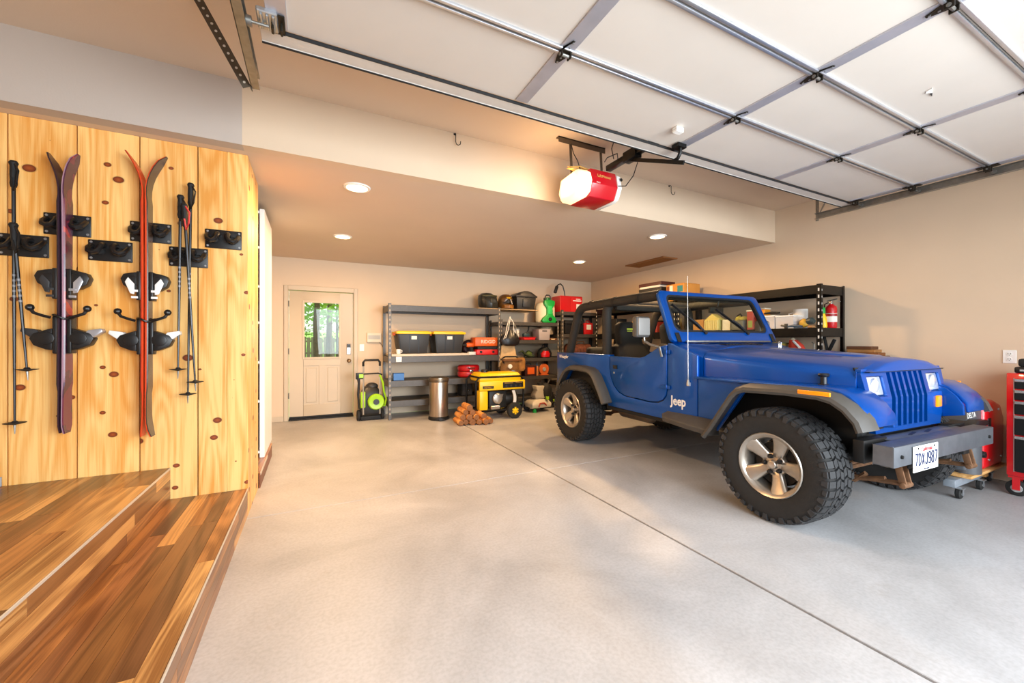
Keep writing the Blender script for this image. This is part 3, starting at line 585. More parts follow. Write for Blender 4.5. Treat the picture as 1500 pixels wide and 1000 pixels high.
def pole(p0, p1, lb, bz, strapm=black):
    p0 = Vector(p0); p1 = Vector(p1); d = (p0 - p1).normalized(); t = thing('ski_pole', lb, 'ski pole', tuple(p1), 0, 'ski poles on the pine wall'); q = p0 - p1; L = q.length; P = lambda f: d * f
    part('shaft', mat('pole_black', '1a1a1c', .3, .4), t, lambda b: b.tube([P(.05), P(L * .5), P(L - .1)], [.005, .008, .009], 8))
    part('grip', black_m, t, lambda b: b.tube([P(L - .15), P(L - .13), P(L - .11), P(L - .08), P(L - .03), P(L - .012), P(L)], [.012, .016, .0145, .016, .015, .02, .014], 10))
    part('basket', black_m, t, lambda b: (b.lathe([(.008, -.008), (.016, -.006), (.045, .001), (.046, .004), (.016, .004), (.009, .014), (.008, -.008)], tuple(P(bz)), 'z', 14)))
    part('tip', steel_d, t, lambda b: b.tube([P(0), P(.05)], [.002, .006], 6))
    part('strap', strapm, t, lambda b: b.tube([P(L - .02) + Vector((0.01, -.012, 0)), P(L - .06) + Vector((.03, -.025, 0)), P(L - .13) + Vector((.022, -.025, 0)), P(L - .17) + Vector((.006, -.014, 0)), P(L - .1) + Vector((.0, -.018, 0))], .005, 6))
    part('band', mat('band_grey', '77767a', .4), t, lambda b: [b.tube([P(L * .5 + k * .03), P(L * .5 + k * .03 + .012)], .0088, 8) for k in range(5)])
ys = YP - .085
pole((-1.528, ys, 2.27), (-1.523, ys, .715), 'long black ski pole hanging nearest the left edge', .06)
pole((-1.513, ys - .035, 1.91), (-1.462, ys - .02, 1.02), 'shorter black ski pole crossing the leftmost long pole', .06)
pole((-.722, ys, 2.285), (-.738, ys, .835), 'middle pole of the bundle, reaching lowest', .06)
pole((-.768, ys - .03, 2.19), (-.787, ys - .01, 1.00), 'pole of the bundle with the highest left basket', .06)
pole((-.745, ys - .055, 2.13), (-.692, ys - .02, .915), 'right pole of the bundle with red and white band', .06, mat('strap_red', 'c03030', .6))
# white bookcase end behind the pine wall
bc = thing('white_bookcase', 'tall white bookcase standing on a wooden plinth behind the pine wall', 'bookcase', (-.8, 4.86, .137))
B = lambda n, *a, **k: bx(n, white_paint, bc, *a, world=True, **k)
B('side_panel', -.437, XP, 4.501, 5.22, .137, 2.51); B('side_panel', -1.22, -1.20, 4.501, 5.22, .137, 2.51); B('stile', -.458, XP, 4.48, 4.5, .137, 2.51); B('back_panel', -1.2, -.437, 5.2, 5.22, .137, 2.51)
for z in (.2, .683, 1.055, 1.434, 1.78, 2.153, 2.49): B('shelf', -1.2, -.459, 4.485, 5.2, z - .022, z + .002)
dk = [mat('book_dark_red', '4b1a1a', .6), mat('book_charcoal', '35332f', .6), mat('book_grey', '6a6660', .6), mat('book_navy', '20242e', .6)]
k = 0
for z, hh in ((.202, .40), (.685, .30), (1.057, .31), (1.436, .27), (1.782, .30), (2.155, .25)):
    bk = thing('storage_box', ['tall grey box on the lowest bookcase shelf', 'dark box on the second bookcase shelf', 'grey box on the third bookcase shelf', 'navy box on the fourth bookcase shelf', 'dark red box on the fifth bookcase shelf', 'dark brown box on the top bookcase shelf'][k], 'box', (-.62, 4.8, z), 0, 'boxes in the white bookcase')
    bx('body', dk[(k + 2) % 4], bk, -.2, .15, -.29, .3, 0, hh - .04, .004); bx('lid', dk[(k + 1) % 4], bk, -.205, .155, -.295, .305, hh - .039, hh, .004); k += 1
pn = thing('bookcase_plinth', 'low wooden plinth with pale nosing under the white bookcase', 'plinth', (-.8, 4.6, 0))
bx('core', core, pn, -1.24, -.415, 3.99, 5.06, 0, .124, 0, world=True)
bx('tread', lam_y, pn, -1.24, -.40, 3.99, 5.07, .125, .136, .001, world=True)
bx('riser', wood('red_riser', '5e2f17', '8c4a26', 'y', .4), pn, -.414, -.402, 3.99, 5.07, 0, .124, .001, world=True)
bx('nosing', nosing, pn, -.4015, -.396, 3.99, 4.55, .112, .1375, .001, world=True)
# ================================================================== blue open-top vehicle  (local x = across, y = towards its tail, z up)
VB = (3.70, 1.65, 0.0); VR = -math.radians(2)
ve = thing('off_road_vehicle', 'blue open-top off-road vehicle parked nose-out in the garage', 'car', VB, VR)
blue = mat('blue_car_paint', '004a9e', .3, .4, var=.03, scale=3, coat=.35, spec=.3)
trimp = mat('flare_plastic', '46423d', .55, var=.08, scale=20)
bumpm = mat('bumper_steel', '6c7076', .42, .6, var=.14, scale=14)
under = mat('chassis_black', '131211', .6, .3)
amber = mat('amber_lens', 'f08a10', .2, emit='f08a10', estr=.15)
interior = mat('interior_black', '0d0d0d', .7, var=.2, scale=30)
lampglass = mat('headlamp_glass', 'e6e8ea', .08, .6)
RB = .46
def V(name, m, fn, bevel=0.0, seg=2, parent=None, label=None, ang=35):
    b = MB(); fn(b); o = b.build(name, m, parent or ve, bevel, seg, ang, world=False)
    if label: o['label'] = label
    return o
# --- tub sides, doors
for s in (-1, 1):
    W = .768
    side = [(.69, .51), (.69, 1.125), (.80, 1.165), (.97, 1.228), (1.022, 1.228), (1.022, .80), (1.035, .735), (1.075, .685), (1.14, .655), (1.25, .645), (1.62, .66), (1.72, .69), (1.80, .75), (1.855, .84), (1.878, .95), (1.878, 1.085), (3.02, 1.095), (3.02, .62), (2.90, .60), (2.86, .64), (2.66, .86), (2.55, .88), (2.2, .88), (2.1, .86), (1.92, .58), (1.9, .52)]
    V('tub_side', blue, lambda b: b.prism(side, s * (W - .03), s * W, 'x'), .006)
    door = [(1.03, .80), (1.043, .74), (1.08, .694), (1.145, .664), (1.25, .654), (1.615, .669), (1.712, .699), (1.79, .756), (1.845, .843), (1.868, .95), (1.868, 1.082), (1.40, 1.078), (1.33, 1.092), (1.22, 1.145), (1.14, 1.19), (1.03, 1.215)]
    d = V('door', blue, lambda b: b.prism(door, s * (W - .045), s * (W + .003), 'x'), .007)
    V('door_handle', black, lambda b: (b.box(s * (W + .002), s * (W + .014), 1.735, 1.80, .945, .985), b.box(s * (W + .01), s * (W + .022), 1.74, 1.795, .972, .984)), .002, 1, parent=d)
    V('lock', chrome, lambda b: b.lathe([(0, s * .006), (.011, s * .005), (.012, 0)], (s * (W + .003), 1.79, .90), 'x', 12), parent=d)
    for z in (.80, 1.13): V('door_hinge', blue, lambda b: (b.box(s * (W + .003), s * (W + .012), .985, 1.10, z, z + .035), b.cyl((s * (W + .012), 1.025, z - .006), (s * (W + .012), 1.025, z + .041), .008, 8)), .002, 1, parent=d)
V('belt_rail', blue, lambda b: (b.box(-.77, -.69, 1.885, 3.02, 1.075, 1.097), b.box(.69, .77, 1.885, 3.02, 1.075, 1.097), b.box(-.69, .69, 2.97, 3.02, .62, 1.09)), .008)
V('tub_floor', interior, lambda b: (b.box(-.735, .735, .95, 3.0, .55, .60), b.box(-.735, -.45, 2.1, 2.96, .60, .93), b.box(.45, .735, 2.1, 2.96, .60, .93), b.box(-.735, .735, .72, .78, .55, 1.10)), .01)
# --- hood and cowl
def hsec(u):
    f = (u + .36) / 1.05; W = .553 + (.702 - .553) * f; sh = 1.032 + .098 * f; cr = 1.125 + .08 * f; 
    h = [(W, .942), (W, sh - .04), (W - .012, sh - .008), (W - .04, sh + .018), (W - .09, sh + .034), (W * .55, cr - .02), (W * .42, cr - .012), (W * .2, cr - .002)]
    return [(-x, u, z) for x, z in h] + [(0, u, cr)] + [(x, u, z) for x, z in h[::-1]]
lip = lambda u, dz: [(x * (.955 if u < -.36 else 1), u, max(1.046, z - dz)) for x, y, z in hsec(-.36)]
V('hood', blue, lambda b: b.loft([lip(-.404, .03), lip(-.400, .014), lip(-.388, .004), lip(-.352, 0)] + [hsec(u) for u in (-.351, -.2, 0, .2, .4, .6, .683)]), 0, ang=38)
V('hood_seam', black_m, lambda b: b.box(-.505, .505, -.4025, -.375, 1.0415, 1.0458))
V('hood_bulge', blue, lambda b: b.loft([[(-w, u, hz), (-w + .03, u, hz + .012), (w - .03, u, hz + .012), (w, u, hz)] for u, w, hz in ((-.22, .13, 1.122), (-.18, .17, 1.13), (.2, .24, 1.155), (.62, .30, 1.18))]), .004)
def csec(u):
    f = (u - .695) / .3; W = .704 + .058 * f; sh = 1.13 + .09 * f; cr = 1.205 + .028 * f
    h = [(W, .90), (W, sh - .03), (W - .02, sh), (W - .09, min(cr, sh + .03)), (W * .5, cr - .008)]
    return [(-x, u, z) for x, z in h] + [(0, u, cr)] + [(x, u, z) for x, z in h[::-1]]
V('cowl', blue, lambda b: b.loft([csec(u) for u in (.69, .80, .90, 1.0)]), 0, ang=38)
V('cowl_vent', black, lambda b: [b.box(-.26 + i * .045, -.225 + i * .045, .80, .88, 1.212, 1.222) for i in range(12)], .001, 1)
for s in (-1, 1):
    V('hood_latch', black, lambda b: (b.lathe([(.02, 0), (.019, .05), (.03, .055), (.034, .066), (.028, .075), (0, .076)], (s * .60, -.19, .952), 'z', 14), b.box(s * .60 - .03, s * .60 + .03, -.21, -.17, .948, .957)), 0)
V('hood_loop', chrome, lambda b: b.tube([(.26, .64, 1.19), (.26, .64, 1.235), (.275, .64, 1.245), (.29, .64, 1.235), (.29, .64, 1.19)], .006, 6))
# --- fenders and flares
for s in (-1, 1):
    top = [(.69, .945), (-.30, .950), (-.37, .942), (-.43, .915), (-.485, .865), (-.53, .80), (-.535, .735)]
    inn = [(u + .012 if u < -.4 else u, z - .022) for u, z in top]; inn[-1] = (-.518, .735); inn[-2] = (-.512, .79)
    V('fender', blue, lambda b: (b.prism(top + inn[::-1], s * .50, s * .80, 'x')), .01)
    fs = [(.683, .51), (.683, .93), (-.36, .93), (-.46, .87), (-.52, .78), (-.52, .735), (-.47, .74), (-.33, .88), (.26, .86), (.50, .51)]
    V('fender_side', blue, lambda b: b.prism(fs, s * .74, s * .768, 'x'), .006)
    V('fender_apron', blue, lambda b: b.prism([(-.30, .935), (-.37, .925), (-.43, .898), (-.478, .85), (-.515, .79), (-.52, .715), (-.40, .69), (-.30, .69)], s * .472, s * .50, 'x'), .005)
    V('inner_fender', under, lambda b: (b.box(s * .50, s * .56, -.36, .70, .52, .93), b.box(s * .50, s * .76, .62, .68, .5, .92), b.box(s * .50, s * .74, -.47, -.44, .70, .80) if s < 0 else b.box(s * .50, s * .56, -.40, -.36, .70, .90)))
    def flare(path, ww):
        P = [Vector((0, u, z)) for u, z in path]; rings = []
        for i, p in enumerate(P):
            d = (P[min(i + 1, len(P) - 1)] - P[max(i - 1, 0)]).normalized(); n = Vector((0, -d.z, d.y))
            if n.z < 0 and abs(n.z) > .2: n = -n
            rings.append([(s * a, (p + n * c).y, (p + n * c).z) for a, c in ((.762, .035), (.80, .034), (.85, .026), (ww - .008, .008), (ww, -.012), (ww - .012, -.03), (ww - .03, -.026), (.80, .002), (.762, .005))])
        return rings
    fp = [(.545, .475), (.48, .56), (.30, .83), (.255, .875), (.19, .90), (-.1, .912), (-.30, .908), (-.38, .89), (-.45, .845), (-.51, .775), (-.53, .72)]
    fp = [(u, z) for u, z in fp[::-1]]
    f_ = V('fender_flare', trimp, lambda b: b.loft(flare(fp, .895)), 0, ang=40)
    mk = V('side_marker', amber, lambda b: b.box(s * .878, s * .893, -.375, -.19, .905, .932), .004, parent=f_)
    rp = [(1.86, .55), (1.93, .67), (2.05, .84), (2.10, .88), (2.17, .905), (2.35, .918), (2.56, .915), (2.64, .89), (2.70, .85), (2.80, .73), (2.88, .60)]
    V('fender_flare', trimp, lambda b: b.loft(flare(rp[::-1], .885)), 0, ang=40)
    V('rocker_guard', trimp, lambda b: b.loft([[(s * .74, u, z0), (s * (.78 + d), u, z0 + .005), (s * (.79 + d), u, z0 + .05), (s * .772, u, z1), (s * .74, u, z1)] for u, z0, z1, d in ((.50, .475, .60, .08), (.75, .485, .60, .07), (1.02, .50, .595, .05), (1.06, .52, .57, .01))]), .004)
    V('sill', under, lambda b: b.box(s * .66, s * .75, 1.0, 1.95, .475, .53), .006)
    V('frame_rail', under, lambda b: b.box(s * .34, s * .43, -.56, 3.0, .46, .57), .006)
# --- grille
def gu(z): return -.408 + max(0, z - .865) * .2
def gbox(b, w0, w1, z0, z1, d=.035, w2=None, w3=None):
    zs = [z0] + ([.865] if z0 < .865 < z1 else []) + [z1]; rings = []
    w2 = w0 if w2 is None else w2; w3 = w1 if w3 is None else w3
    for z in zs:
        f = (z - z0) / (z1 - z0); a = w0 + (w2 - w0) * f; c = w1 + (w3 - w1) * f; y = gu(z); rings.append([(a, y, z), (c, y, z), (c, y + d, z), (a, y + d, z)])
    b.loft(rings)
pit = .0735; s0 = -pit * 3.5
def grille(b):
    for i in range(8):
        c = s0 + i * pit
        if 0 < i < 7: gbox(b, c - .0135, c + .0135, .675, 1.035)
    gbox(b, -.445, .445, .645, .6755, .035, -.452, .452)
    gbox(b, -.548, .548, 1.0345, 1.062, .03, -.535, .535)
    for s in (-1, 1):
        e = s0 + .0135; hw0, hw1 = -.495, -.295
        def q(a, c, z0, z1, a2=None, c2=None): gbox(b, s * a, s * c, z0, z1, .035, None if a2 is None else s * a2, None if c2 is None else s * c2)
        q(-.452, e, .675, .88, -.535, e); q(hw1, e, .8795, 1.035); q(-.535, hw0, .8795, 1.035, -.553, hw0); q(hw0, hw1, 1.015, 1.035)
V('grille', blue, grille, 0)
V('radiator_screen', black_m, lambda b: gbox(b, -.52, .52, .66, 1.07, .01), 0).location = (0, .04, 0)
for s in (-1, 1):
    h = V('headlight', lampglass, lambda b: gbox(b, s * .395 - .092, s * .395 + .092, .89, 1.01, .02), .008); h.location = (0, .012, 0)
    V('headlight_bezel', chrome, lambda b: (gbox(b, s * .395 - .1, s * .395 - .088, .88, 1.015, .03), gbox(b, s * .395 + .088, s * .395 + .1, .88, 1.015, .03), gbox(b, s * .395 - .088, s * .395 + .088, .88, .892, .03), gbox(b, s * .395 - .088, s * .395 + .088, 1.003, 1.015, .03)), .002, 1, parent=h).location = (0, .005, 0)
    V('reflector', lampglass, lambda b: b.lathe([(0, -.022), (.03, -.021), (.048, -.012), (.05, 0)], (s * .395, gu(.95) + .008, .95), 'y', 16), parent=h)
    V('turn_signal', amber, lambda b: gbox(b, s * .405 - .04, s * .405 + .04, .765, .85, .02), .01).location = (0, -.012, 0)
# --- windshield
def F(a, t, n=0.0): return (a, .985 + .225 * t - .912 * n, 1.236 + .503 * t + .41 * n)
def rr(w0, w1, t0, t1, r, k=5):
    pts = []; H = .551
    for cx_, cy_, a0 in ((-1, 0, PI), (1, 0, 1.5 * PI), (1, 1, 0), (-1, 1, .5 * PI)):
        w = (w0, w1)[cy_]; t = (t0, t1)[cy_]
        for i in range(k + 1):
            a = a0 + (PI / 2) * i / k
            pts.append((cx_ * (w - r) + r * math.cos(a), t + (r / H) * (1 if cy_ == 0 else -1) + (r / H) * math.sin(a)))
    return pts
def ring(b, out, inn, n0, n1):
    R = [[F(a, t, n) for a, t in pts] for pts, n in ((out, n0), (inn, n0), (inn, n1), (out, n1))]; n = len(out); vs = [p for r in R for p in r]
    b.add(vs, [(j * n + k, j * n + (k + 1) % n, ((j + 1) % 4) * n + (k + 1) % n, ((j + 1) % 4) * n + k) for j in range(4) for k in range(n)])
oR = rr(.757, .728, 0, 1.0, .05); iR = rr(.672, .652, .185, .925, .075); gR = rr(.645, .628, .225, .895, .06)
wf_ = V('windshield_frame', blue, lambda b: ring(b, oR, iR, .022, -.022), .006)
V('gasket', black_m, lambda b: ring(b, iR, gR, .017, -.017), parent=wf_)
V('glass', ws_glass, lambda b: b.add([F(a, t, 0) for a, t in gR], [tuple(range(len(gR)))]), parent=wf_)
def wiper(p, tip):
    w = V('wiper', black, lambda b: (b.tube([F(p[0], p[1], .03), F(p[0] * .7 + tip[0] * .3, p[1] * .7 + tip[1] * .3, .05), F((p[0] + tip[0]) / 2, (p[1] + tip[1]) / 2, .045)], .009, 6), b.lathe([(0, .012), (.016, .01), (.018, -.012), (0, -.012)], F(p[0], p[1], .03), 'y', 10)), parent=wf_)
    V('wiper_blade', black, lambda b: b.bar(F(p[0] + (tip[0] - p[0]) * .12, p[1] + (tip[1] - p[1]) * .12, .03), F(tip[0], tip[1], .03), .012, .022, (0, -.9, .4)), parent=wf_)
wiper((-.30, .165), (-.615, .72)); wiper((.32, .165), (-.02, .66))
V('hinge_strip', steel_d, lambda b: b.bar(F(-.60, -.005, .03), F(.62, -.005, .03), .018, .018), .003)
for a in (-.68, .69): V('windshield_hinge', black, lambda b: (b.bar(F(a, -.02, .03), F(a, .16, .03), .05, .008, (0, -.9, .4))), .003, 1)
V('rear_view_mirror', black, lambda b: (b.box(.02, .22, 1.20, 1.225, 1.55, 1.61), b.cyl((.12, 1.2, 1.60), (.12, 1.18, 1.67), .008, 8)), .008)
# --- front bumper, deck plate, number plate, shackles, springs
bm_ = V('front_bumper', bumpm, lambda b: (b.box(-.70, .68, -.602, -.594, .512, .632), b.box(-.70, .68, -.594, -.50, .624, .632), b.box(-.70, .68, -.594, -.50, .512, .52), b.box(-.70, -.692, -.594, -.50, .512, .632), b.box(.672, .68, -.594, -.50, .512, .632)), .006)
V('deck_plate', bumpm, lambda b: b.box(-.46, .50, -.50, -.405, .618, .628), .004, parent=bm_)
for x in (-.1, .12): V('slot', black, lambda b: b.bar((x - .07, -.47, .6285), (x + .07, -.44, .6285), .02, .002), parent=bm_)
for x in (-.62, .60): V('bolt', under, lambda b: b.lathe([(0, -.612), (.01, -.611), (.012, -.602)], (x, 0, .57), 'y', 8), parent=bm_)
np_ = V('number_plate', white_pl, lambda b: b.box(-.50, -.19, -.611, -.606, .462, .617), .004, 2, label='white number plate with dark blue characters')
navy = mat('plate_navy', '1d2a55', .5)
GL = {'7': [[(0, 1), (1, 1), (.38, 0)]], 'D': [[(0, 0), (0, 1), (.6, 1), (1, .75), (1, .25), (.6, 0), (0, 0)]], 'X': [[(0, 0), (1, 1)], [(0, 1), (1, 0)]], 'J': [[(1, 1), (1, .2), (.75, 0), (.25, 0), (0, .22)]],
      '9': [[(1, .55), (.75, .45), (.25, .45), (0, .6), (0, .85), (.25, 1), (.75, 1), (1, .85), (1, .2), (.75, 0), (.2, 0), (0, .12)]], '8': [[(.25, .53), (0, .68), (0, .87), (.25, 1), (.75, 1), (1, .87), (1, .68), (.75, .53), (.25, .53), (0, .38), (0, .14), (.25, 0), (.75, 0), (1, .14), (1, .38), (.75, .53)]]}
for k, ch in enumerate('7DXJ987'):
    x0 = -.345 + (k - 3) * .0405 - .0125
    def glyph(b):
        for line in GL[ch]:
            for p, q in zip(line, line[1:]): b.bar((x0 + p[0] * .025, -.6122, .502 + p[1] * .068), (x0 + q[0] * .025, -.6122, .502 + q[1] * .068), .0085, .0018, (0, 1, 0))
            for p in line[1:-1]: b.cyl((x0 + p[0] * .025, -.6131, .502 + p[1] * .068), (x0 + p[0] * .025, -.6113, .502 + p[1] * .068), .00425, 8)
    V('plate_character', navy, glyph, parent=np_)['kind'] = 'stuff'
text('plate_script', 'California', .036, (-.345, -.6130, .593), (1, 0, 0), (0, 0, 1), mat('plate_red', 'c03038', .5), np_, .0006, shear=.3)
text('plate_footer', 'dmv.ca.gov', .015, (-.345, -.6130, .475), (1, 0, 0), (0, 0, 1), navy, np_, .0006)
for x in (-.445, -.245): V('plate_bolt', black_m, lambda b: b.lathe([(0, -.614), (.006, -.6135), (.007, -.611)], (x, 0, .602), 'y', 8), parent=np_)
V('crossmember', under, lambda b: (b.box(-.45, .45, -.52, -.40, .50, .60), b.box(-.70, -.43, -.46, -.40, .50, .64), b.box(.43, .68, -.46, -.40, .50, .64), b.box(-.5, .5, -.36, -.28, .55, .66)), .006)
for s in (-1, 1):
    x = s * .455
    V('shackle', rust, lambda b: (b.bar((x - .03, -.53, .50), (x - .03, -.56, .365), .012, .038, (0, 1, 0)), b.bar((x + .03, -.53, .50), (x + .03, -.56, .365), .012, .038, (0, 1, 0)), b.cyl((x - .05, -.56, .37), (x + .05, -.56, .37), .018, 10)), .004)
    V('leaf_spring', rust, lambda b: [b.tube([(x, -.56 + k * .10, .375 + k * .004), (x, -.3, .345 - k * .012), (x, 0, .315 - k * .012), (x, .3, .34 - k * .012), (x, .52 - k * .1, .42 - k * .03)], .016, 6) for k in range(3)])
    V('leaf_spring', rust, lambda b: [b.tube([(x, 1.98 + k * .10, .42), (x, 2.25, .36 - k * .012), (x, 2.5, .33 - k * .012), (x, 2.75, .36 - k * .012), (x, 3.0 - k * .1, .42)], .016, 6) for k in range(3)])
V('tie_rod', rust, lambda b: b.tube([(-.62, -.19, .37), (-.3, -.2, .36), (.3, -.2, .36), (.62, -.19, .37)], .017, 8)); V('drag_link', rust, lambda b: b.tube([(-.55, -.24, .40), (.2, -.26, .45), (.42, -.28, .50)], .014, 8))
for u in (0, 2.5): V('axle', under, lambda b: (b.cyl((-.66, u, .385), (.66, u, .385), .042, 12), b.sphere((.18 if u < 1 else 0, u, .385), .13, 14, 10, (1, .9, 1))))
V('skid_plate', under, lambda b: (b.box(-.3, .3, 1.1, 1.7, .40, .47), b.box(-.15, .15, -.2, .75, .5, .8)), .03)
V('muffler', mat('exhaust_steel', '6a5a4a', .5, .7, var=.2, scale=12), lambda b: (b.tube([(-.5, 1.45, .44), (-.5, 1.5, .44), (-.5, 1.95, .44), (-.5, 2.0, .44)], [.03, .075, .075, .03], 14), b.tube([(-.3, .8, .45), (-.45, 1.2, .45), (-.5, 1.46, .44)], .028, 8)))
# --- roll bar
def pad(b, pts, r=.055): b.tube(pts, r, 12)
def bend(a, c, d, n=6):   # rounded corner at c
    a, c, d = Vector(a), Vector(c), Vector(d); p = c + (a - c).normalized() * .14; q = c + (d - c).normalized() * .14
    return [tuple((1 - t) ** 2 * p + 2 * t * (1 - t) * c + t * t * q) for t in [i / n for i in range(n + 1)]]
rbm = mat('roll_bar_padding', '24211e', .7, var=.15, scale=30, bump=.2, bscale=120)
V('roll_hoop', rbm, lambda b: pad(b, [(-.665, 2.0, .62), (-.665, 2.05, 1.1)] + bend((-.665, 2.05, 1.1), (-.665, 2.06, 1.70), (.665, 2.06, 1.70)) + bend((-.665, 2.06, 1.70), (.665, 2.06, 1.70), (.665, 2.05, 1.1)) + [(.665, 2.05, 1.1), (.665, 2.0, .62)]))
for s in (-1, 1):
    V('roll_bar_rear_leg', rbm, lambda b: pad(b, [(s * .665, 2.06, 1.70)] + bend((s * .665, 2.06, 1.70), (s * .665, 2.62, 1.69), (s * .665, 2.86, 1.08)) + [(s * .665, 2.86, 1.08), (s * .665, 2.90, .93)]))
    V('roll_bar_side', rbm, lambda b: pad(b, [(s * .665, 2.06, 1.70), (s * .66, 1.6, 1.705), (s * .655, 1.235, 1.705)], .054))
V('roll_bar_cross', rbm, lambda b: pad(b, [(-.6, 2.06, 1.70), (.6, 2.06, 1.70)], .05))
V('roll_bar_cross', rbm, lambda b: pad(b, [(-.655, 1.26, 1.70), (.655, 1.26, 1.70)], .034))
V('speaker_bar', rbm, lambda b: b.box(-.6, .6, 1.95, 2.03, 1.61, 1.69), .03)
for y in (1.5, 1.9, 2.35): V('strap', black_m, lambda b: b.lathe([(.052, -.02), (.056, -.02), (.056, .02), (.052, .02)], (-.664, y, 1.703), 'y', 12))
# --- cabin
def seat(x):
    st_ = V('seat', interior, lambda b: b.box(x - .24, x + .24, 1.52, 2.0, .74, .90), .05, 3)
    V('seat_back', interior, lambda b: b.loft([[(x - w, u - t, z), (x - w * .6, u - t - .03, z), (x + w * .6, u - t - .03, z), (x + w, u - t, z), (x + w, u + t, z), (x - w, u + t, z)] for z, u, w, t in ((.82, 1.90, .24, .07), (1.0, 1.95, .25, .075), (1.19, 2.01, .225, .065), (1.22, 2.02, .165, .055), (1.36, 2.06, .155, .055), (1.45, 2.085, .13, .05), (1.485, 2.095, .08, .035))]), .012, parent=st_)
    V('seat_logo', mat('logo_lime', 'a8b83a', .6), lambda b: (b.bar((x - .075, 1.974, 1.395), (x + .015, 1.974, 1.395), .003, .02), b.bar((x - .075, 1.969, 1.37), (x + .0, 1.969, 1.37), .003, .012)), parent=st_)['kind'] = 'stuff'
seat(-.36); seat(.36)
V('rear_bench', interior, lambda b: (b.box(-.42, .42, 2.35, 2.75, .75, .9), b.box(-.42, .42, 2.72, 2.86, .85, 1.17)), .05, 3)
V('dashboard', interior, lambda b: b.box(-.72, .72, 1.0, 1.17, .95, 1.215), .03, 3)
V('steering_wheel', interior, lambda b: (b.tube([(.37 + .18 * math.cos(a), 1.30 + .08 * math.sin(a), 1.20 + .165 * math.sin(a)) for a in [i * 2 * PI / 24 for i in range(24)]], .014, 8, closed=True), b.cyl((.37, 1.17, 1.12), (.37, 1.29, 1.2), .03, 10), b.bar((.2, 1.3, 1.2), (.54, 1.3, 1.2), .02, .02)))
V('centre_console', interior, lambda b: b.box(-.09, .09, 1.2, 1.95, .6, .92), .02)
# --- mirrors, antenna, lettering
for s in (-1, 1):
    m_ = V('side_mirror', mat('mirror_housing', '4c4a48', .5, var=.05), lambda b: b.box(s * .90 - .085, s * .90 + .085, 1.19, 1.26, 1.285, 1.485), .022, 3)
    V('mirror_shell', mat('mirror_front', '85827e', .45), lambda b: b.box(s * .90 - .07, s * .90 + .07, 1.178, 1.195, 1.305, 1.47), .012, parent=m_)
    V('mirror_glass', chrome, lambda b: b.box(s * .90 - .072, s * .90 + .072, 1.259, 1.262, 1.30, 1.47), parent=m_)
    V('mirror_arm', steel_d, lambda b: b.tube([(s * .87, 1.22, 1.29), (s * .865, 1.22, 1.25), (s * .84, 1.17, 1.215), (s * .80, 1.09, 1.19), (s * .785, 1.075, 1.10)], .012, 8), parent=m_)
V('antenna', mat('antenna_steel', 'c8c4bc', .35, .6), lambda b: (b.tube([(-.785, .77, .905), (-.787, .775, 1.82)], [.002, .0012], 6), b.tube([(-.785, .77, .865), (-.785, .77, .91)], [.014, .008], 10), b.box(-.789, -.766, .757, .783, .855, .885)))
wh = mat('decal_white', 'e9e8e4', .5)
text('side_lettering', 'Jeep', .118, (-.7695, .895, .70), (0, -1, 0), (0, 0, 1), wh, ve, .0005, sx=.85, bold=.003)
text('rear_lettering', 'Wrangler', .058, (-.7695, 2.85, 1.045), (0, -1, 0), (0, 0, 1), wh, ve, .0005, shear=.25, bold=.001)
# --- wheels
TW, TR = .27, .39
def tyre(b):
    prof = [(.205, -.105), (.225, -.12), (.27, -.132), (.33, -.136), (.362, -.13), (.374, -.118), (.376, -.06), (.376, .06), (.374, .118), (.362, .13), (.33, .136), (.27, .132), (.225, .12), (.205, .105)]
    b.lathe(prof, axis='x', n=48)
def tread(b):
    n = 40
    def blk(h0, h1, a0, a1, r0, r1, sk=0.0, sl=0.0):
        vs = []
        for r in (r0, r1):
            for h, a in ((h0, a0 + sk), (h1, a0), (h1, a1), (h0, a1 + sk)):
                rr_ = r - (sl if abs(h) > .12 else 0); vs.append((h, rr_ * math.cos(a), rr_ * math.sin(a)))
        b.add(vs, [(0, 3, 2, 1), (4, 5, 6, 7), (0, 1, 5, 4), (1, 2, 6, 5), (2, 3, 7, 6), (3, 0, 4, 7)])
    for k in range(n):
        st = 2 * PI / n; a = k * st
        for h0, h1, o, sk in ((-.078, -.042, .5, .25), (-.034, -.003, 0, -.22), (.003, .034, .5, .22), (.042, .078, 0, -.25)): blk(h0, h1, a + o * st, a + o * st + st * .74, .37, TR, sk * st)
        for sg in (-1, 1):
            o = .25 if sg > 0 else .7; e = .132 if k % 2 else .124
            blk(sg * .086, sg * e, a + o * st, a + (o + .66) * st, .366, TR - .001, 0, .010)
            vs = []
            for h in (sg * .130, sg * .1415):
                for r, aa in ((.372, a + o * st), (.372, a + (o + .66) * st), (.335 if k % 2 else .348, a + (o + .55) * st), (.335 if k % 2 else .348, a + (o + .1) * st)): vs.append((h, r * math.cos(aa), r * math.sin(aa)))
            b.add(vs, [(0, 3, 2, 1), (4, 5, 6, 7), (0, 1, 5, 4), (1, 2, 6, 5), (2, 3, 7, 6), (3, 0, 4, 7)])
def rim(b):
    b.lathe([(.216, -.128), (.222, -.122), (.218, -.112), (.200, -.105), (.192, -.06), (.185, .06), (.20, .10), (.21, .118), (.20, .12), (.172, .06), (.178, -.055), (.186, -.10), (.205, -.122), (.216, -.128)], axis='x', n=40)
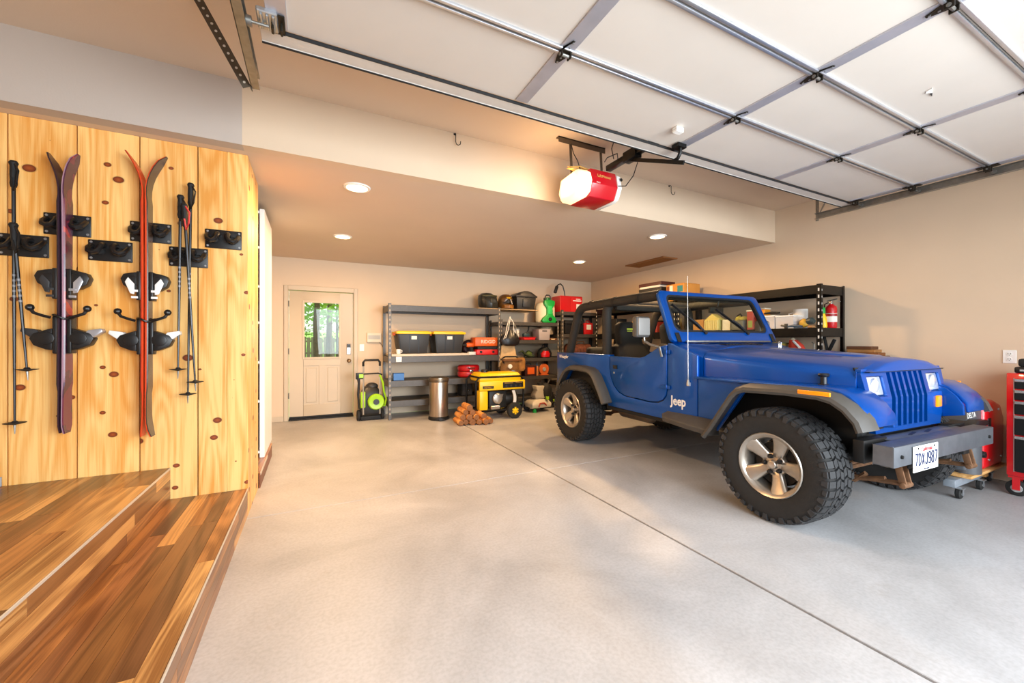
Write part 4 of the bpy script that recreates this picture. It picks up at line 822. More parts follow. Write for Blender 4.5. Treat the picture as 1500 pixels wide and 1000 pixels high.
def spoke(b):
    rs = []
    for r, hw, x, t in ((.05, .034, -.062, .03), (.09, .038, -.068, .03), (.14, .047, -.082, .028), (.178, .057, -.098, .022), (.198, .064, -.106, .018)):
        rs.append([(x + t, hw * 1.05, r), (x + .004, hw, r), (x - .006, hw * .62, r), (x - .006, -hw * .62, r), (x + .004, -hw, r), (x + t, -hw * 1.05, r)])
    b.loft(rs)
def hub(b): b.lathe([(.0, -.094), (.024, -.094), (.03, -.088), (.032, -.07), (.075, -.066), (.082, -.056), (.082, -.02), (0, -.02)], axis='x', n=24)
wheels = []
for u in (0.0, 2.5):
    for s in (-1, 1):
        if not wheels:
            w = V('wheel', rubber, tyre); kids = [V('tread', mat('tread_rubber', '2a2a2b', .7, var=.12, scale=40), tread, parent=w, ang=20), V('rim', alu, rim, parent=w), V('hub', alu, hub, .001, 1, parent=w), V('brake_drum', mat('brake_dark', '26211d', .7, .3), lambda b: b.lathe([(0, -.03), (.15, -.03), (.155, 0), (.155, .06), (0, .06)], axis='x', n=28), parent=w)]
            kids[0]['kind'] = 'stuff'
            sp = V('spoke', alu, spoke, .003, 1, parent=w); kids.append(sp)
            for k in range(1, 5): c = link_copy(sp, w, Matrix.Rotation(2 * PI * k / 5, 4, 'X')); kids.append(c)
            ln = V('lug_nut', black, lambda b: b.lathe([(0, -.096), (.011, -.094), (.016, -.084), (.017, -.064), (.022, -.06)], (0, 0, .056), 'x', 8), parent=w); kids.append(ln)
            ln.matrix_local = Matrix.Rotation(PI / 5, 4, 'X')
            for k in range(1, 5): kids.append(link_copy(ln, w, Matrix.Rotation(2 * PI * k / 5 + PI / 5, 4, 'X')))
            w0 = w
        else:
            w = link_copy(w0, ve)
            for kd in kids: link_copy(kd, w)
        wheels.append(w); rot = .35 if u < 1 else .2
        w.matrix_local = Matrix.Translation((s * .765, u, TR - .002)) @ (Matrix.Rotation(rot, 4, 'X') if s < 0 else Matrix.Rotation(PI, 4, 'Z') @ Matrix.Rotation(rot, 4, 'X'))
# ================================================================== steel racks
def rack(label, loc, rotz, W, D, H, levels, postm, beamm, slotm, deckm, bh=.10, group='steel shelf racks'):
    t = thing('shelf_rack', label, 'shelf rack', loc, rotz, group)
    for x, sx in ((0, 1), (W, -1)):
        for y, sy in ((0, 1), (D, -1)):
            po = part('post', postm, t, lambda b: (b.box(min(x, x + sx * .045), max(x, x + sx * .045), min(y, y + sy * .003), max(y, y + sy * .003), 0, H), b.box(min(x, x + sx * .003), max(x, x + sx * .003), min(y, y + sy * .04), max(y, y + sy * .04), 0, H)))
            if y == 0 or sx == 1:
                def sl(b):
                    z = .08
                    while z < H - .04:
                        b.box(x + sx * .016, x + sx * .030, y - sy * .0008, y + sy * .001, z, z + .032)
                        b.box(x - sx * .0006, x + sx * .001, y + sy * .016, y + sy * .024, z, z + .022); z += .075
                o = part('slots', slotm, po, sl); o['kind'] = 'stuff'
    for z in levels:
        part('beam', beamm, t, lambda b: b.box(.003, W - .003, .003, .02, z - bh, z), .003, 1); part('beam', beamm, t, lambda b: b.box(.003, W - .003, D - .02, D - .003, z - bh, z), .003, 1)
        part('end_beam', beamm, t, lambda b: b.box(.003, .02, .02, D - .02, z - bh, z), .003, 1); part('end_beam', beamm, t, lambda b: b.box(W - .02, W - .003, .02, D - .02, z - bh, z), .003, 1)
        bx('deck', deckm, t, .02, W - .02, .02, D - .02, z - .022, z - .006, .002)
        for k in range(1, 4): bx('cross_brace', beamm, t, W * k / 4 - .015, W * k / 4 + .015, .02, D - .02, z - .055, z - .023, .002)
    return t
rk_post = mat('rack_grey', '56524e', .45, .4, var=.1, scale=20); rk_beam = mat('rack_beam_grey', '4f4b47', .45, .4, var=.1, scale=20)
slot_m = mat('slot_light', 'b8a78e', .7); deck_d = mat('deck_dark', '4a453f', .6, var=.1); slot_b = mat('slot_pale', 'd8d4cc', .6)
rack('long grey steel shelf rack holding the yellow-lidded totes', (1.07, 6.55, 0), 0, 1.96, .58, 1.86, (1.835, 1.01, .62, .30), rk_post, rk_beam, slot_m, deck_d)
rack('grey steel shelf rack behind the yellow generator', (3.06, 6.62, 0), 0, 1.27, .5, 1.66, (1.617, 1.279, .939, .597, .2), rk_post, rk_beam, slot_m, deck_d, .065)
rack('grey steel shelf rack in the back corner behind the vehicle', (4.345, 6.55, 0), 0, 1.15, .58, 1.87, (1.84, 1.40, .95, .45), rk_post, rk_beam, slot_m, deck_d, .07)
rack('black steel shelf rack on the right wall holding the fire extinguisher', (5.0, 4.36, 0), -PI / 2, 1.94, .5, 1.885, (1.875, 1.40, .88, .35), black_metal, black_metal, slot_b, black_m, .10)
rack('black steel shelf rack on the right wall beyond the windshield', (5.0, 6.33, 0), -PI / 2, 1.94, .5, 1.885, (1.875, 1.40, .88, .35), black_metal, black_metal, slot_b, black_m, .10)
bd = tag(bx('loose_shelf_board', mat('raw_board', 'b89a70', .7, var=.08), None, 2.62, 3.86, 6.60, 7.12, 1.8365, 1.852, .002), 'pale loose board under the helmets and the black bin', 'board')
s2 = tag(bx('loose_shelf_board', mat('pale_board', 'c9bca8', .6, var=.05), None, 1.12, 2.43, 6.545, 7.1, 1.0115, 1.05, .003), 'pale board on the rack under the yellow-lidded totes', 'board')
# ------------------------------------------------------------------ items on the long rack
def tote(x, lb):
    t = thing('storage_tote', lb, 'storage tote', (x, 6.83, 1.0505), 0, 'yellow-lidded totes')
    part('body', dark_grey, t, lambda b: b.loft([[(-w, -d, z), (w, -d, z), (w, d, z), (-w, d, z)] for z, w, d in ((0, .22, .17), (.33, .265, .205))]), .012)
    part('lid', yellow, t, lambda b: (b.box(-.285, .285, -.22, .22, .325, .365), b.box(-.25, .25, -.19, .19, .365, .375)), .008)
    for k in (-1, 1): part('rib', black, t, lambda b: b.loft([[(k * .075 - .008, -y - .004, z), (k * .075 + .008, -y - .004, z), (k * .075 + .008, -y + .004, z), (k * .075 - .008, -y + .004, z)] for z, y in ((.01, .171), (.32, .204))]))
    part('rib', black, t, lambda b: b.loft([[(-.215 - .05 * f, -y, z), (-.195 - .05 * f, -y - .004, z), (-.195 - .05 * f, -y + .004, z)] for z, y, f in ((.01, .171, 0), (.32, .204, 1))]))
    for k in (-1, 1): part('lid_latch', orange if k < 0 else yellow, t, lambda b: b.box(k * .285 - .02, k * .285 + .012, -.05, .05, .30, .345), .004)
    part('sticker', paper, t, lambda b: b.loft([[(-.045, -.1995, .235), (.045, -.1995, .235), (.045, -.197, .235), (-.045, -.197, .235)], [(-.045, -.2055, .29), (.045, -.2055, .29), (.045, -.203, .29), (-.045, -.203, .29)]]))
tote(1.495, 'black tote with yellow lid, nearer the grey entry-side post'); tote(2.105, 'black tote with yellow lid, beside the red tool cases')
mg = thing('white_mug', 'small white mug in front of the left black tote', 'mug', (1.235, 6.60, 1.0505))
part('cup', white_pl, mg, lambda b: b.lathe([(0, 0), (.03, 0), (.036, .02), (.036, .075), (.031, .075), (.029, .01), (0, .01)], n=16)); part('handle', white_pl, mg, lambda b: b.tube([(.034, 0, .06), (.055, 0, .055), (.055, 0, .025), (.034, 0, .018)], .006, 6))
pk = thing('white_tag', 'white square tag on the beam below the mug', 'tag', (1.23, 6.5485, .92))
bx('plate', white_pl, pk, -.045, .045, -.012, 0, 0, .085, .012, seg=3); bx('button', paper, pk, -.02, .02, -.016, -.012, .025, .06, .006)
bb = thing('blue_box', 'small blue cardboard box on the third shelf beside the post', 'box', (1.225, 6.62, .6205))
bx('body', blue_pl, bb, -.07, .1, -.03, .1, 0, .115, .003); bx('flap', mat('blue_dark', '0f4a86', .5), bb, -.07, .1, -.032, .03, .1155, .119, .001)
# tool cases
tc_ = thing('red_tool_case', 'orange-red hard tool case on the shelf right of the totes', 'tool case', (2.76, 6.72, 1.0105))
bx('lower_shell', red_pl, tc_, -.17, .25, -.12, .14, 0, .1, .015, seg=2); bx('upper_shell', orange, tc_, -.2, .24, -.12, .14, .155, .315, .02, seg=2); bx('insert', black, tc_, -.15, .23, -.11, .13, .1005, .1545, .006)
text('case_lettering', 'RIDGID', .085, (.05, -.1215, .235), (1, 0, 0), (0, 0, 1), mat('case_white', 'e8e2d6', .5), tc_, .001)
for k in (-1, 1): bx('latch', black, tc_, .03 + k * .12 - .02, .03 + k * .12 + .02, -.128, -.118, .035, .075, .003)
dr = thing('cordless_drill', 'orange and black cordless drill lying left of the red tool case', 'drill', (2.50, 6.70, 1.0105))
part('motor_body', orange, dr, lambda b: b.tube([(-.07, 0, .18), (-.05, 0, .18), (.06, 0, .18), (.08, 0, .18)], [.03, .042, .042, .03], 12)); part('chuck', black, dr, lambda b: b.tube([(-.14, 0, .18), (-.07, 0, .18)], [.018, .03], 10))
part('grip', black_m, dr, lambda b: b.loft([[(-.01 + o, -.022, z), (.045 + o, -.022, z), (.045 + o, .022, z), (-.01 + o, .022, z)] for z, o in ((.05, .02), (.1, .012), (.16, 0))]), .008); bx('battery', paper, dr, -.04, .1, -.045, .045, .0, .06, .006)
cs = thing('round_case', 'dark round carrying case behind the cordless drill', 'case', (2.565, 6.93, 1.0105))
part('shell', mat('case_maroon', '3a1414', .5), cs, lambda b: b.lathe([(0, -.04), (.11, -.04), (.13, -.02), (.13, .05), (.11, .07), (0, .07)], (0, 0, .138), 'y', 24)); part('rim', black, cs, lambda b: b.lathe([(.13, -.01), (.138, 0), (.138, .03), (.13, .04)], (0, 0, .138), 'y', 24))
rc = thing('round_red_case', 'round red trimmer case lying on the third shelf above the logs', 'case', (2.5, 6.78, .6205))
part('lower_shell', red, rc, lambda b: b.loft([[(.2 * f * math.cos(a), .16 * f * math.sin(a), z) for a in [i * 2 * PI / 20 for i in range(20)]] for z, f in ((0, .9), (.02, 1), (.09, 1), (.1, .97))]), .004)
part('upper_shell', red, rc, lambda b: b.loft([[(.2 * f * math.cos(a), .16 * f * math.sin(a), z) for a in [i * 2 * PI / 20 for i in range(20)]] for z, f in ((.11, .97), (.12, 1), (.19, 1), (.215, .85))]), .004)
part('latch', chrome, rc, lambda b: b.box(-.03, .03, -.17, -.155, .085, .13), .003); part('handle', black, rc, lambda b: b.tube([(-.07, -.15, .17), (-.05, -.18, .165), (.05, -.18, .165), (.07, -.15, .17)], .009, 6))
hb = thing('speaker_box', 'small black box speaker on the lowest shelf behind the logs', 'speaker box', (2.42, 6.75, .3005))
bx('cabinet', black_m, hb, -.1, .1, -.12, .12, 0, .26, .006); bx('grille', dark_grey, hb, -.085, .085, -.125, -.119, .02, .24, .002); part('knob', chrome, hb, lambda b: b.lathe([(0, -.135), (.012, -.133), (.013, -.125)], (.03, 0, .1), 'y', 10))
# helmets, bin, sprayer, red box on top
def helmet(name, lb, loc, m1, m2, sc, full):
    t = thing(name, lb, 'helmet', loc)
    if full:
        part('shell', m1, t, lambda b: b.loft([[(sc * (x0 + w * math.cos(a)), sc * (y0 + d * math.sin(a)), sc * z) for a in [i * 2 * PI / 20 for i in range(20)]] for z, w, d, x0, y0 in ((0, .15, .13, .02, 0), (.08, .175, .16, 0, 0), (.18, .18, .165, 0, 0), (.25, .16, .15, -.01, .01), (.295, .10, .10, -.01, .01), (.305, .03, .03, -.01, .01))]))
        part('face_shield', m2, t, lambda b: b.loft([[(sc * x, sc * y, sc * z) for x, y in ((-.10 + o, -.13 - p), (.0 + o, -.175 - p), (.13 + o, -.14 - p), (.13 + o, -.12 - p), (0 + o, -.155 - p), (-.10 + o, -.11 - p))] for z, o, p in ((.01, .02, .02), (.12, .01, .03), (.2, 0, .02), (.24, 0, -.01))]), .004)
        bx('lens', mat('visor_dark', '3a3c38', .15), t, -.02 * sc, .09 * sc, -.215 * sc, -.2 * sc, .10 * sc, .17 * sc, .004)
        part('visor_band', mat('helmet_olive', '4a4526', .5), t, lambda b: b.loft([[(sc * (x), sc * y, sc * z) for x, y in ((-.14, -.11), (0, -.185), (.15, -.12), (.15, -.10), (0, -.16), (-.14, -.09))] for z in (.22, .255)]), .004)
    else:
        part('shell', m1, t, lambda b: b.loft([[(sc * (x0 + w * math.cos(a)), sc * (y0 + d * math.sin(a)), sc * z) for a in [i * 2 * PI / 20 for i in range(20)]] for z, w, d, x0, y0 in ((.0, .10, .11, -.03, .03), (.07, .13, .13, -.03, .03), (.13, .145, .14, -.02, .02), (.2, .15, .145, 0, 0), (.26, .125, .12, 0, 0), (.295, .07, .07, 0, 0), (.3, .02, .02, 0, 0))]))
        part('chin_guard', m2, t, lambda b: b.loft([[(sc * x, sc * (y - .03), sc * (z + o)) for x, y in ((-.12, 0.0), (-.09, -.11), (.0, -.16), (.11, -.11), (.13, 0), (.11, 0), (.09, -.09), (0, -.135), (-.07, -.09), (-.1, 0))] for z, o in ((.015, 0), (.05, .0), (.085, 0))]), .006)
        part('goggle', black, t, lambda b: b.loft([[(sc * x, sc * y, sc * z) for x, y in ((-.11, -.09), (0, -.155), (.12, -.09), (.1, -.05), (0, -.1), (-.09, -.05))] for z in (.115, .185)]), .006)
        part('peak', mat('helmet_yellow', 'c79a12', .4), t, lambda b: b.loft([[(sc * x, sc * y, sc * z) for x, y in ((-.10, -.07), (0, -.17), (.11, -.08), (.1, -.04), (-.09, -.03))] for z in (.2, .235)]), .008)
        part('strap', paper, t, lambda b: b.bar((.03 * sc, -.16 * sc, .19 * sc), (.07 * sc, -.15 * sc, .10 * sc), .02, .006))
helmet('welding_helmet', 'black welding helmet with face shield on the top shelf', (2.89, 6.84, 1.8525), mat('helmet_black', '20211c', .35, coat=.3), mat('shield_black', '2b2c26', .3), .98, True)
helmet('motocross_helmet', 'yellow and brown off-road helmet between welding helmet and black bin', (3.25, 6.80, 1.8525), mat('helmet_brown', '5a3a16', .35, var=.4, scale=14, coat=.3), mat('helmet_tan', '8a5a22', .4, var=.4, scale=18), .95, False)
tb = thing('black_bin', 'black plastic bin with domed lid on the top shelf', 'bin', (3.62, 6.85, 1.8525))
part('body', mat('bin_black', '232220', .5), tb, lambda b: b.loft([[(-w, -d, z), (w, -d, z), (w, d, z), (-w, d, z)] for z, w, d in ((0, .185, .17), (.24, .215, .2))]), .02)
part('lid', mat('bin_black2', '2a2826', .45), tb, lambda b: b.loft([[(x * w, -d, z + .07 * (1 - x * x) * k) for x in (-1, -.6, -.2, .2, .6, 1)] + [(x * w, d, z + .07 * (1 - x * x) * k) for x in (1, .6, .2, -.2, -.6, -1)] for z, w, d, k in ((.235, .225, .21, 0), (.26, .23, .215, .2), (.285, .2, .19, 1))]), .004)
part('front_panel', dark_grey, tb, lambda b: b.loft([[(-.08, -.203 + .0, .05), (.08, -.203, .05), (.08, -.17, .05), (-.08, -.17, .05)], [(-.08, -.215, .2), (.08, -.215, .2), (.08, -.19, .2), (-.08, -.19, .2)]]), .01)
sp_ = thing('backpack_sprayer', 'green and white backpack sprayer on the rack beside the red box', 'sprayer', (4.13, 6.82, 1.6175))
part('tank', cream, sp_, lambda b: b.loft([[(w * math.cos(a) * (1.0 if abs(math.cos(a)) < .8 else .95), .13 * math.sin(a), z) for a in [i * 2 * PI / 16 for i in range(16)]] for z, w in ((0, .20), (.05, .225), (.3, .225), (.38, .19), (.42, .1))]), .006)
part('green_frame', green, sp_, lambda b: b.prism([(x * .86, z) for x, z in [(-.16, 0), (.17, 0), (.2, .05), (.17, .1), (.1, .16), (.09, .28), (.15, .36), (.155, .43), (.05, .45), (-.06, .45), (-.13, .43), (-.13, .36), (-.06, .28), (-.06, .16), (-.15, .1), (-.2, .04)]], -.165, -.10, 'y'), .015)
part('cap', mat('dark_green', '0c6a2c', .45), sp_, lambda b: b.lathe([(0, .5), (.055, .5), (.065, .49), (.065, .43), (0, .43)], (0, -.06, 0), 'z', 18)); part('handle', dark_grey, sp_, lambda b: b.tube([(-.06, -.1, .44), (-.055, -.1, .52), (-.03, -.1, .545), (.03, -.1, .545), (.055, -.1, .52), (.06, -.1, .44)], .013, 8))
part('pump_knob', black, sp_, lambda b: b.lathe([(0, -.185), (.03, -.18), (.04, -.165)], (.02, 0, .07), 'y', 14)); part('recess', mat('green_hi', '2cc060', .4), sp_, lambda b: b.box(-.03, .06, -.172, -.164, .17, .33), .012)
rb_ = thing('red_pump_box', 'red box with black hose and gauge on the corner rack', 'box', (4.68, 6.84, 1.8405))
bx('body', red, rb_, -.28, .26, -.16, .16, 0, .33, .012); bx('front_panel', red_pl, rb_, -.02, .25, -.166, -.159, .02, .31, .004)
bx('print_line', white_pl, rb_, .02, .22, -.1685, -.1655, .225, .25, .001); bx('print_line', white_pl, rb_, .09, .2, -.1685, -.1655, .265, .278, .001); bx('label', paper, rb_, .10, .22, -.1685, -.165, .07, .17, .001)
part('hose', black, rb_, lambda b: b.tube([(-.08, -.02, .33), (-.09, -.02, .42), (-.13, -.02, .54), (-.19, -.02, .585), (-.26, -.02, .55), (-.30, -.02, .46)], .012, 8)); part('nozzle', black, rb_, lambda b: b.bar((-.27, -.02, .53), (-.32, -.02, .39), .06, .05), .008)
# items on the rack behind the generator
wc = thing('white_pail', 'small white pail on the second rack shelf beside the hanging bag', 'pail', (3.46, 6.80, 1.2795)); part('body', white_pl, wc, lambda b: b.lathe([(0, 0), (.06, 0), (.075, .2), (.08, .2), (.08, .215), (.07, .215), (.055, .01), (0, .01)], n=18)); part('bail', steel_d, wc, lambda b: b.tube([(-.078, 0, .2), (-.07, -.05, .14), (0, -.082, .11), (.07, -.05, .14), (.078, 0, .2)], .003, 5))
rt = thing('red_tray', 'red plastic tray with black tools on the second rack shelf', 'tray', (3.70, 6.76, 1.2795)); bx('tray', red_pl, rt, -.14, .12, -.1, .1, 0, .05, .01); bx('tray_rim', red, rt, -.15, .13, -.11, .11, .045, .058, .004)
part('tool_handle', black, rt, lambda b: b.tube([(-.05, 0, .06), (-.02, 0, .12), (.03, .02, .2), (.04, .02, .3)], .014, 8)); part('tool_head', mat('tool_teal', '20404a', .5), rt, lambda b: b.box(-.1, .02, -.04, .05, .055, .13), .02)
gb = thing('grey_basket', 'light grey square basket in the middle of the second rack shelf', 'basket', (4.0, 6.75, 1.2795)); part('body', mat('basket_grey', 'a79fa4', .5), gb, lambda b: b.loft([[(-w, -w, z), (w, -w, z), (w, w, z), (-w, w, z)] for z, w in ((0, .118), (.21, .128))]), .008)
bx('rim', mat('basket_rim', 'b8b0b4', .5), gb, -.135, .135, -.135, .135, .2, .216, .005); bx('hand_hole', dark_grey, gb, -.055, .055, -.131, -.125, .165, .188, .006)
tn = thing('tan_bucket', 'tan flared bucket behind the grey basket', 'bucket', (4.20, 6.92, 1.2795)); part('body', cream, tn, lambda b: b.lathe([(0, 0), (.07, 0), (.09, .24), (.1, .25), (.1, .27), (.085, .27), (.062, .01), (0, .01)], n=18)); part('rim', mat('bucket_rim', 'c9bb98', .5), tn, lambda b: b.lathe([(.1, .25), (.106, .25), (.106, .272), (.1, .272)], n=18))
lt = thing('work_light', 'slim lit work light lying at the right end of the rack shelf', 'work light', (4.19, 6.67, 1.2795)); bx('body', mat('light_body', '6a3a18', .5), lt, -.1, .11, -.025, .025, 0, .035, .006); bx('lens', mat('warm_lens', 'ffe0b0', .4), lt, -.03, .06, -.028, -.024, .01, .028, .002)
rp_ = thing('red_tool_bag', 'red and black tool bag on the third rack shelf', 'tool bag', (4.09, 6.78, .9395)); part('bag', black_m, rp_, lambda b: b.loft([[(w * math.cos(a), .1 * math.sin(a), z) for a in [i * 2 * PI / 14 for i in range(14)]] for z, w in ((0, .15), (.08, .16), (.16, .12), (.2, .05))]), .01); part('red_pouch', red, rp_, lambda b: b.loft([[(-.02 + w * math.cos(a), -.07 + .06 * math.sin(a), z) for a in [i * 2 * PI / 12 for i in range(12)]] for z, w in ((.01, .09), (.08, .1), (.13, .06))])); part('handle', black, rp_, lambda b: b.tube([(-.06, 0, .18), (-.04, 0, .25), (.04, 0, .25), (.06, 0, .18)], .01, 6))
gs = thing('garden_tools', 'dark green garden tools heaped on the third rack shelf', 'garden tools', (3.68, 6.78, .9395)); gm_ = mat('dark_moss', '2c3a1e', .6, var=.3, scale=15)
part('blade', gm_, gs, lambda b: b.tube([(-.17, -.02, .11), (-.1, -.02, .13), (-.02, -.02, .06), (.08, -.02, .03), (.16, -.02, .04)], [.01, .025, .02, .022, .012], 8)); part('handle', gm_, gs, lambda b: b.tube([(-.05, .02, .02), (.02, .02, .07), (.08, .02, .12), (.15, .02, .09)], [.014, .022, .022, .012], 8)); part('pouch', mat('moss_light', '556a2a', .7), gs, lambda b: b.sphere((.07, .03, .07), .07, 10, 7, (1, .7, 1)))
ob = thing('orange_toolbox', 'orange-fronted black box on the fourth rack shelf', 'toolbox', (3.69, 6.72, .5975)); bx('body', mat('box_darkred', '3a1410', .5), ob, -.12, .13, -.1, .1, 0, .2, .01); bx('front', orange, ob, -.07, .08, -.107, -.099, .035, .165, .008); part('handle', black, ob, lambda b: b.tube([(-.06, 0, .2), (-.05, 0, .235), (.05, 0, .235), (.06, 0, .2)], .008, 6))
ol = thing('caulk_tube', 'narrow orange caulk tube standing beside the orange toolbox', 'caulk tube', (3.875, 6.70, .5975)); part('tube', mat('caulk_orange', 'c47a44', .5), ol, lambda b: b.lathe([(0, 0), (.026, 0), (.026, .17), (.022, .18), (0, .18)], n=14)); part('nozzle', blue_pl, ol, lambda b: b.lathe([(.01, .18), (.008, .2), (.003, .25), (0, .25)], n=10))
rl = thing('cord_reel', 'orange cord reel with round hub on the fourth rack shelf', 'cord reel', (4.02, 6.70, .5975))
part('side_plate', mat('reel_orange', 'c4602a', .5), rl, lambda b: b.lathe([(0, -.03), (.105, -.03), (.11, -.025), (.11, -.015), (0, -.015)], (0, 0, .115), 'y', 20)); part('cord', mat('cord_tan', 'b07a50', .6), rl, lambda b: b.lathe([(.05, -.015), (.09, -.015), (.095, .02), (.09, .055), (.05, .055)], (0, 0, .115), 'y', 20)); part('hub', grey_pl, rl, lambda b: b.lathe([(0, -.045), (.035, -.043), (.042, -.03)], (0, 0, .115), 'y', 16)); bx('stand', mat('reel_orange', 'c4602a', .5), rl, -.1, .1, -.04, .06, 0, .02, .005)
# bag, gloves and belt hanging from the rack corner post
hb_ = thing('drawstring_bag', 'black drawstring bag with white cords hanging from the rack corner', 'bag', (3.20, 6.5, 1.17))
part('bag', mat('bag_black', '17171a', .35, var=.3, scale=14, bump=.5, bscale=20), hb_, lambda b: b.loft([[(w * math.cos(a) + .01 * math.sin(5 * a), .07 * math.sin(a) * (w / .15), z) for a in [i * 2 * PI / 18 for i in range(18)]] for z, w in ((0, .10), (.03, .17), (.1, .195), (.18, .165), (.24, .10), (.29, .05))]))
for k, (a, c) in enumerate((((-.09, .3), (-.17, .12)), ((-.03, .42), (-.13, .14)), ((.04, .36), (.03, .2)), ((.08, .3), (.1, .16)))): part('cord', paper if k != 3 else steel_d, hb_, lambda b: b.tube([(-.02, -.02, .53), (a[0], -.05, a[1] + .06), ((a[0] + c[0]) / 2, -.075, (a[1] + c[1]) / 2), (c[0], -.075, c[1])], .007, 6))
part('carabiner', steel, hb_, lambda b: b.tube([(-.02, -.02, .55), (.0, -.03, .5), (-.02, -.03, .46), (-.04, -.03, .5)], .006, 6, closed=True))
lg = thing('canvas_apron', 'tan canvas apron hanging below the black drawstring bag', 'apron', (3.18, 6.56, .79))
part('cloth', mat('apron_tan', 'd0b081', .85, var=.1, scale=20, bump=.4, bscale=30), lg, lambda b: b.loft([[(x * w + .0, -.02 + .02 * math.sin(x * 7 + z * 20), z) for x in (-1, -.6, -.2, .2, .6, 1)] + [(x * w, .012 + .02 * math.sin(x * 7 + z * 20), z) for x in (1, .6, .2, -.2, -.6, -1)] for z, w in ((.0, .19), (.1, .18), (.25, .15), (.39, .13))])); part('hem', brown, lg, lambda b: b.box(-.185, .185, -.042, .03, -.008, .015), .006)
tbelt = thing('tool_belt', 'brown leather tool belt with pouches hanging behind the generator', 'tool belt', (3.19, 6.45, .56))
part('pouch', mat('belt_brown', '7a5426', .7, var=.3, scale=15, bump=.3, bscale=60), tbelt, lambda b: b.loft([[(x0 + w * math.cos(a), .075 * math.sin(a), z) for a in [i * 2 * PI / 16 for i in range(16)]] for z, w, x0 in ((0, .12, 0), (.04, .2, 0), (.2, .215, .0), (.32, .2, .01), (.38, .15, .0))])); part('side_pouch', mat('belt_tan', '9a6c34', .7, var=.3, scale=15), tbelt, lambda b: b.loft([[(.19 + w * math.cos(a), -.01 + .06 * math.sin(a), z) for a in [i * 2 * PI / 12 for i in range(12)]] for z, w in ((.16, .06), (.2, .09), (.35, .095), (.4, .07))]))
for x, z, m_, r in ((-.06, .25, paper, .04), (.0, .13, mat('steel_blue', '6f87a0', .4), .05), (.09, .09, mat('tape_cream', 'd8c09a', .5), .042)): part('tape_roll', m_, tbelt, lambda b: b.lathe([(0, -.10), (r, -.10), (r, -.06), (0, -.06)], (x, 0, z), 'y', 14), .004)
part('flap', brown, tbelt, lambda b: b.box(-.19, .19, -.09, -.02, .34, .37), .01); part('strap', black_m, tbelt, lambda b: b.tube([(-.15, -.03, .3), (-.2, -.03, .38), (-.12, .0, .42), (.1, .0, .42), (.2, -.03, .36)], .016, 6))
# ------------------------------------------------------------------ floor items
cn = thing('trash_can', 'tall round brushed steel trash can with black base', 'trash can', (1.81, 6.29, 0))
brushed = mat('brushed_steel', 'b7a898', .3, .95, var=.12, scale=60, stretch=(1, 1, .02))
part('body', brushed, cn, lambda b: b.lathe([(.148, .05), (.15, .06), (.15, .60), (.148, .605)], n=40)); part('base', black, cn, lambda b: b.lathe([(0, .0), (.155, 0), (.163, .01), (.163, .045), (.15, .058), (0, .058)], n=40))
part('collar', mat('can_collar', '6a5f52', .35, .8), cn, lambda b: b.lathe([(.15, .604), (.16, .61), (.163, .64), (.155, .66)], n=40)); part('lid', mat('can_lid', '8a7d6c', .3, .9), cn, lambda b: b.lathe([(.157, .655), (.155, .672), (.12, .684), (.05, .69), (0, .691)], n=40)); part('pedal', black, cn, lambda b: b.box(-.05, .05, -.2, -.15, .012, .028), .006)
# logs
lm = wood('log_bark_peeled', 'b87434', 'e4a860', 'x', .7, rand=.12, ring=6); le = mat('log_end', '8a5a34', .8, var=.3, scale=30)
dirv = Vector((-.06, -1, 0)).normalized(); base0 = Vector((1.95, 5.60, 0)); k = 0
names_l = ['bottom row, leftmost', 'bottom row, second from left', 'bottom row, third from left', 'bottom row, fourth from left', 'bottom row, fifth from left', 'bottom row, rightmost', 'second row, leftmost', 'second row, second from left', 'second row, third from left', 'second row, rightmost', 'third row, left', 'third row, middle', 'top of the pile']
for row, cnt in ((0, 6), (1, 4), (2, 2), (3, 1)):
    for i in range(cnt):
        r = .044 + .004 * ((k * 7) % 5 - 2) / 2; c = base0 + Vector((.092 * (i + row * .5) + (.045 if row == 1 and i > 2 else 0), 0, .046 + row * .072)) + Vector((0, .02 * ((k * 3) % 4), 0)); c.y -= .02 * i; L = .31 + .02 * ((k * 5) % 4)
        t = thing('firewood_log', 'peeled firewood log, ' + names_l[min(k, 12)] if k < 12 else 'peeled firewood log lying on top of the pile', 'log', (c.x, c.y, c.z - r), 0, 'firewood logs by the trash can')
        M = Matrix.Translation(c) @ Matrix.Rotation(math.atan2(-dirv.y, -dirv.x), 4, 'Z')
        rn = random.Random(k); rad = [r * (1 + .06 * rn.uniform(-1, 1)) for _ in range(5)]
        b = MB().tube([(L * f, rn.uniform(-.004, .004), rn.uniform(-.003, .003)) for f in (0, .25, .5, .75, 1)], rad, 10, caps=False).xf(M); b.build('bark', lm, t)
        MB().lathe([(0, -.001), (rad[0] * .7, -.0015), (rad[0], .002)], axis='x', n=10).xf(M).build('cut_end', le, t); MB().lathe([(rad[4], L - .002), (rad[4] * .7, L + .0015), (0, L + .001)], axis='x', n=10).xf(M).build('cut_end', le, t)
        k += 1
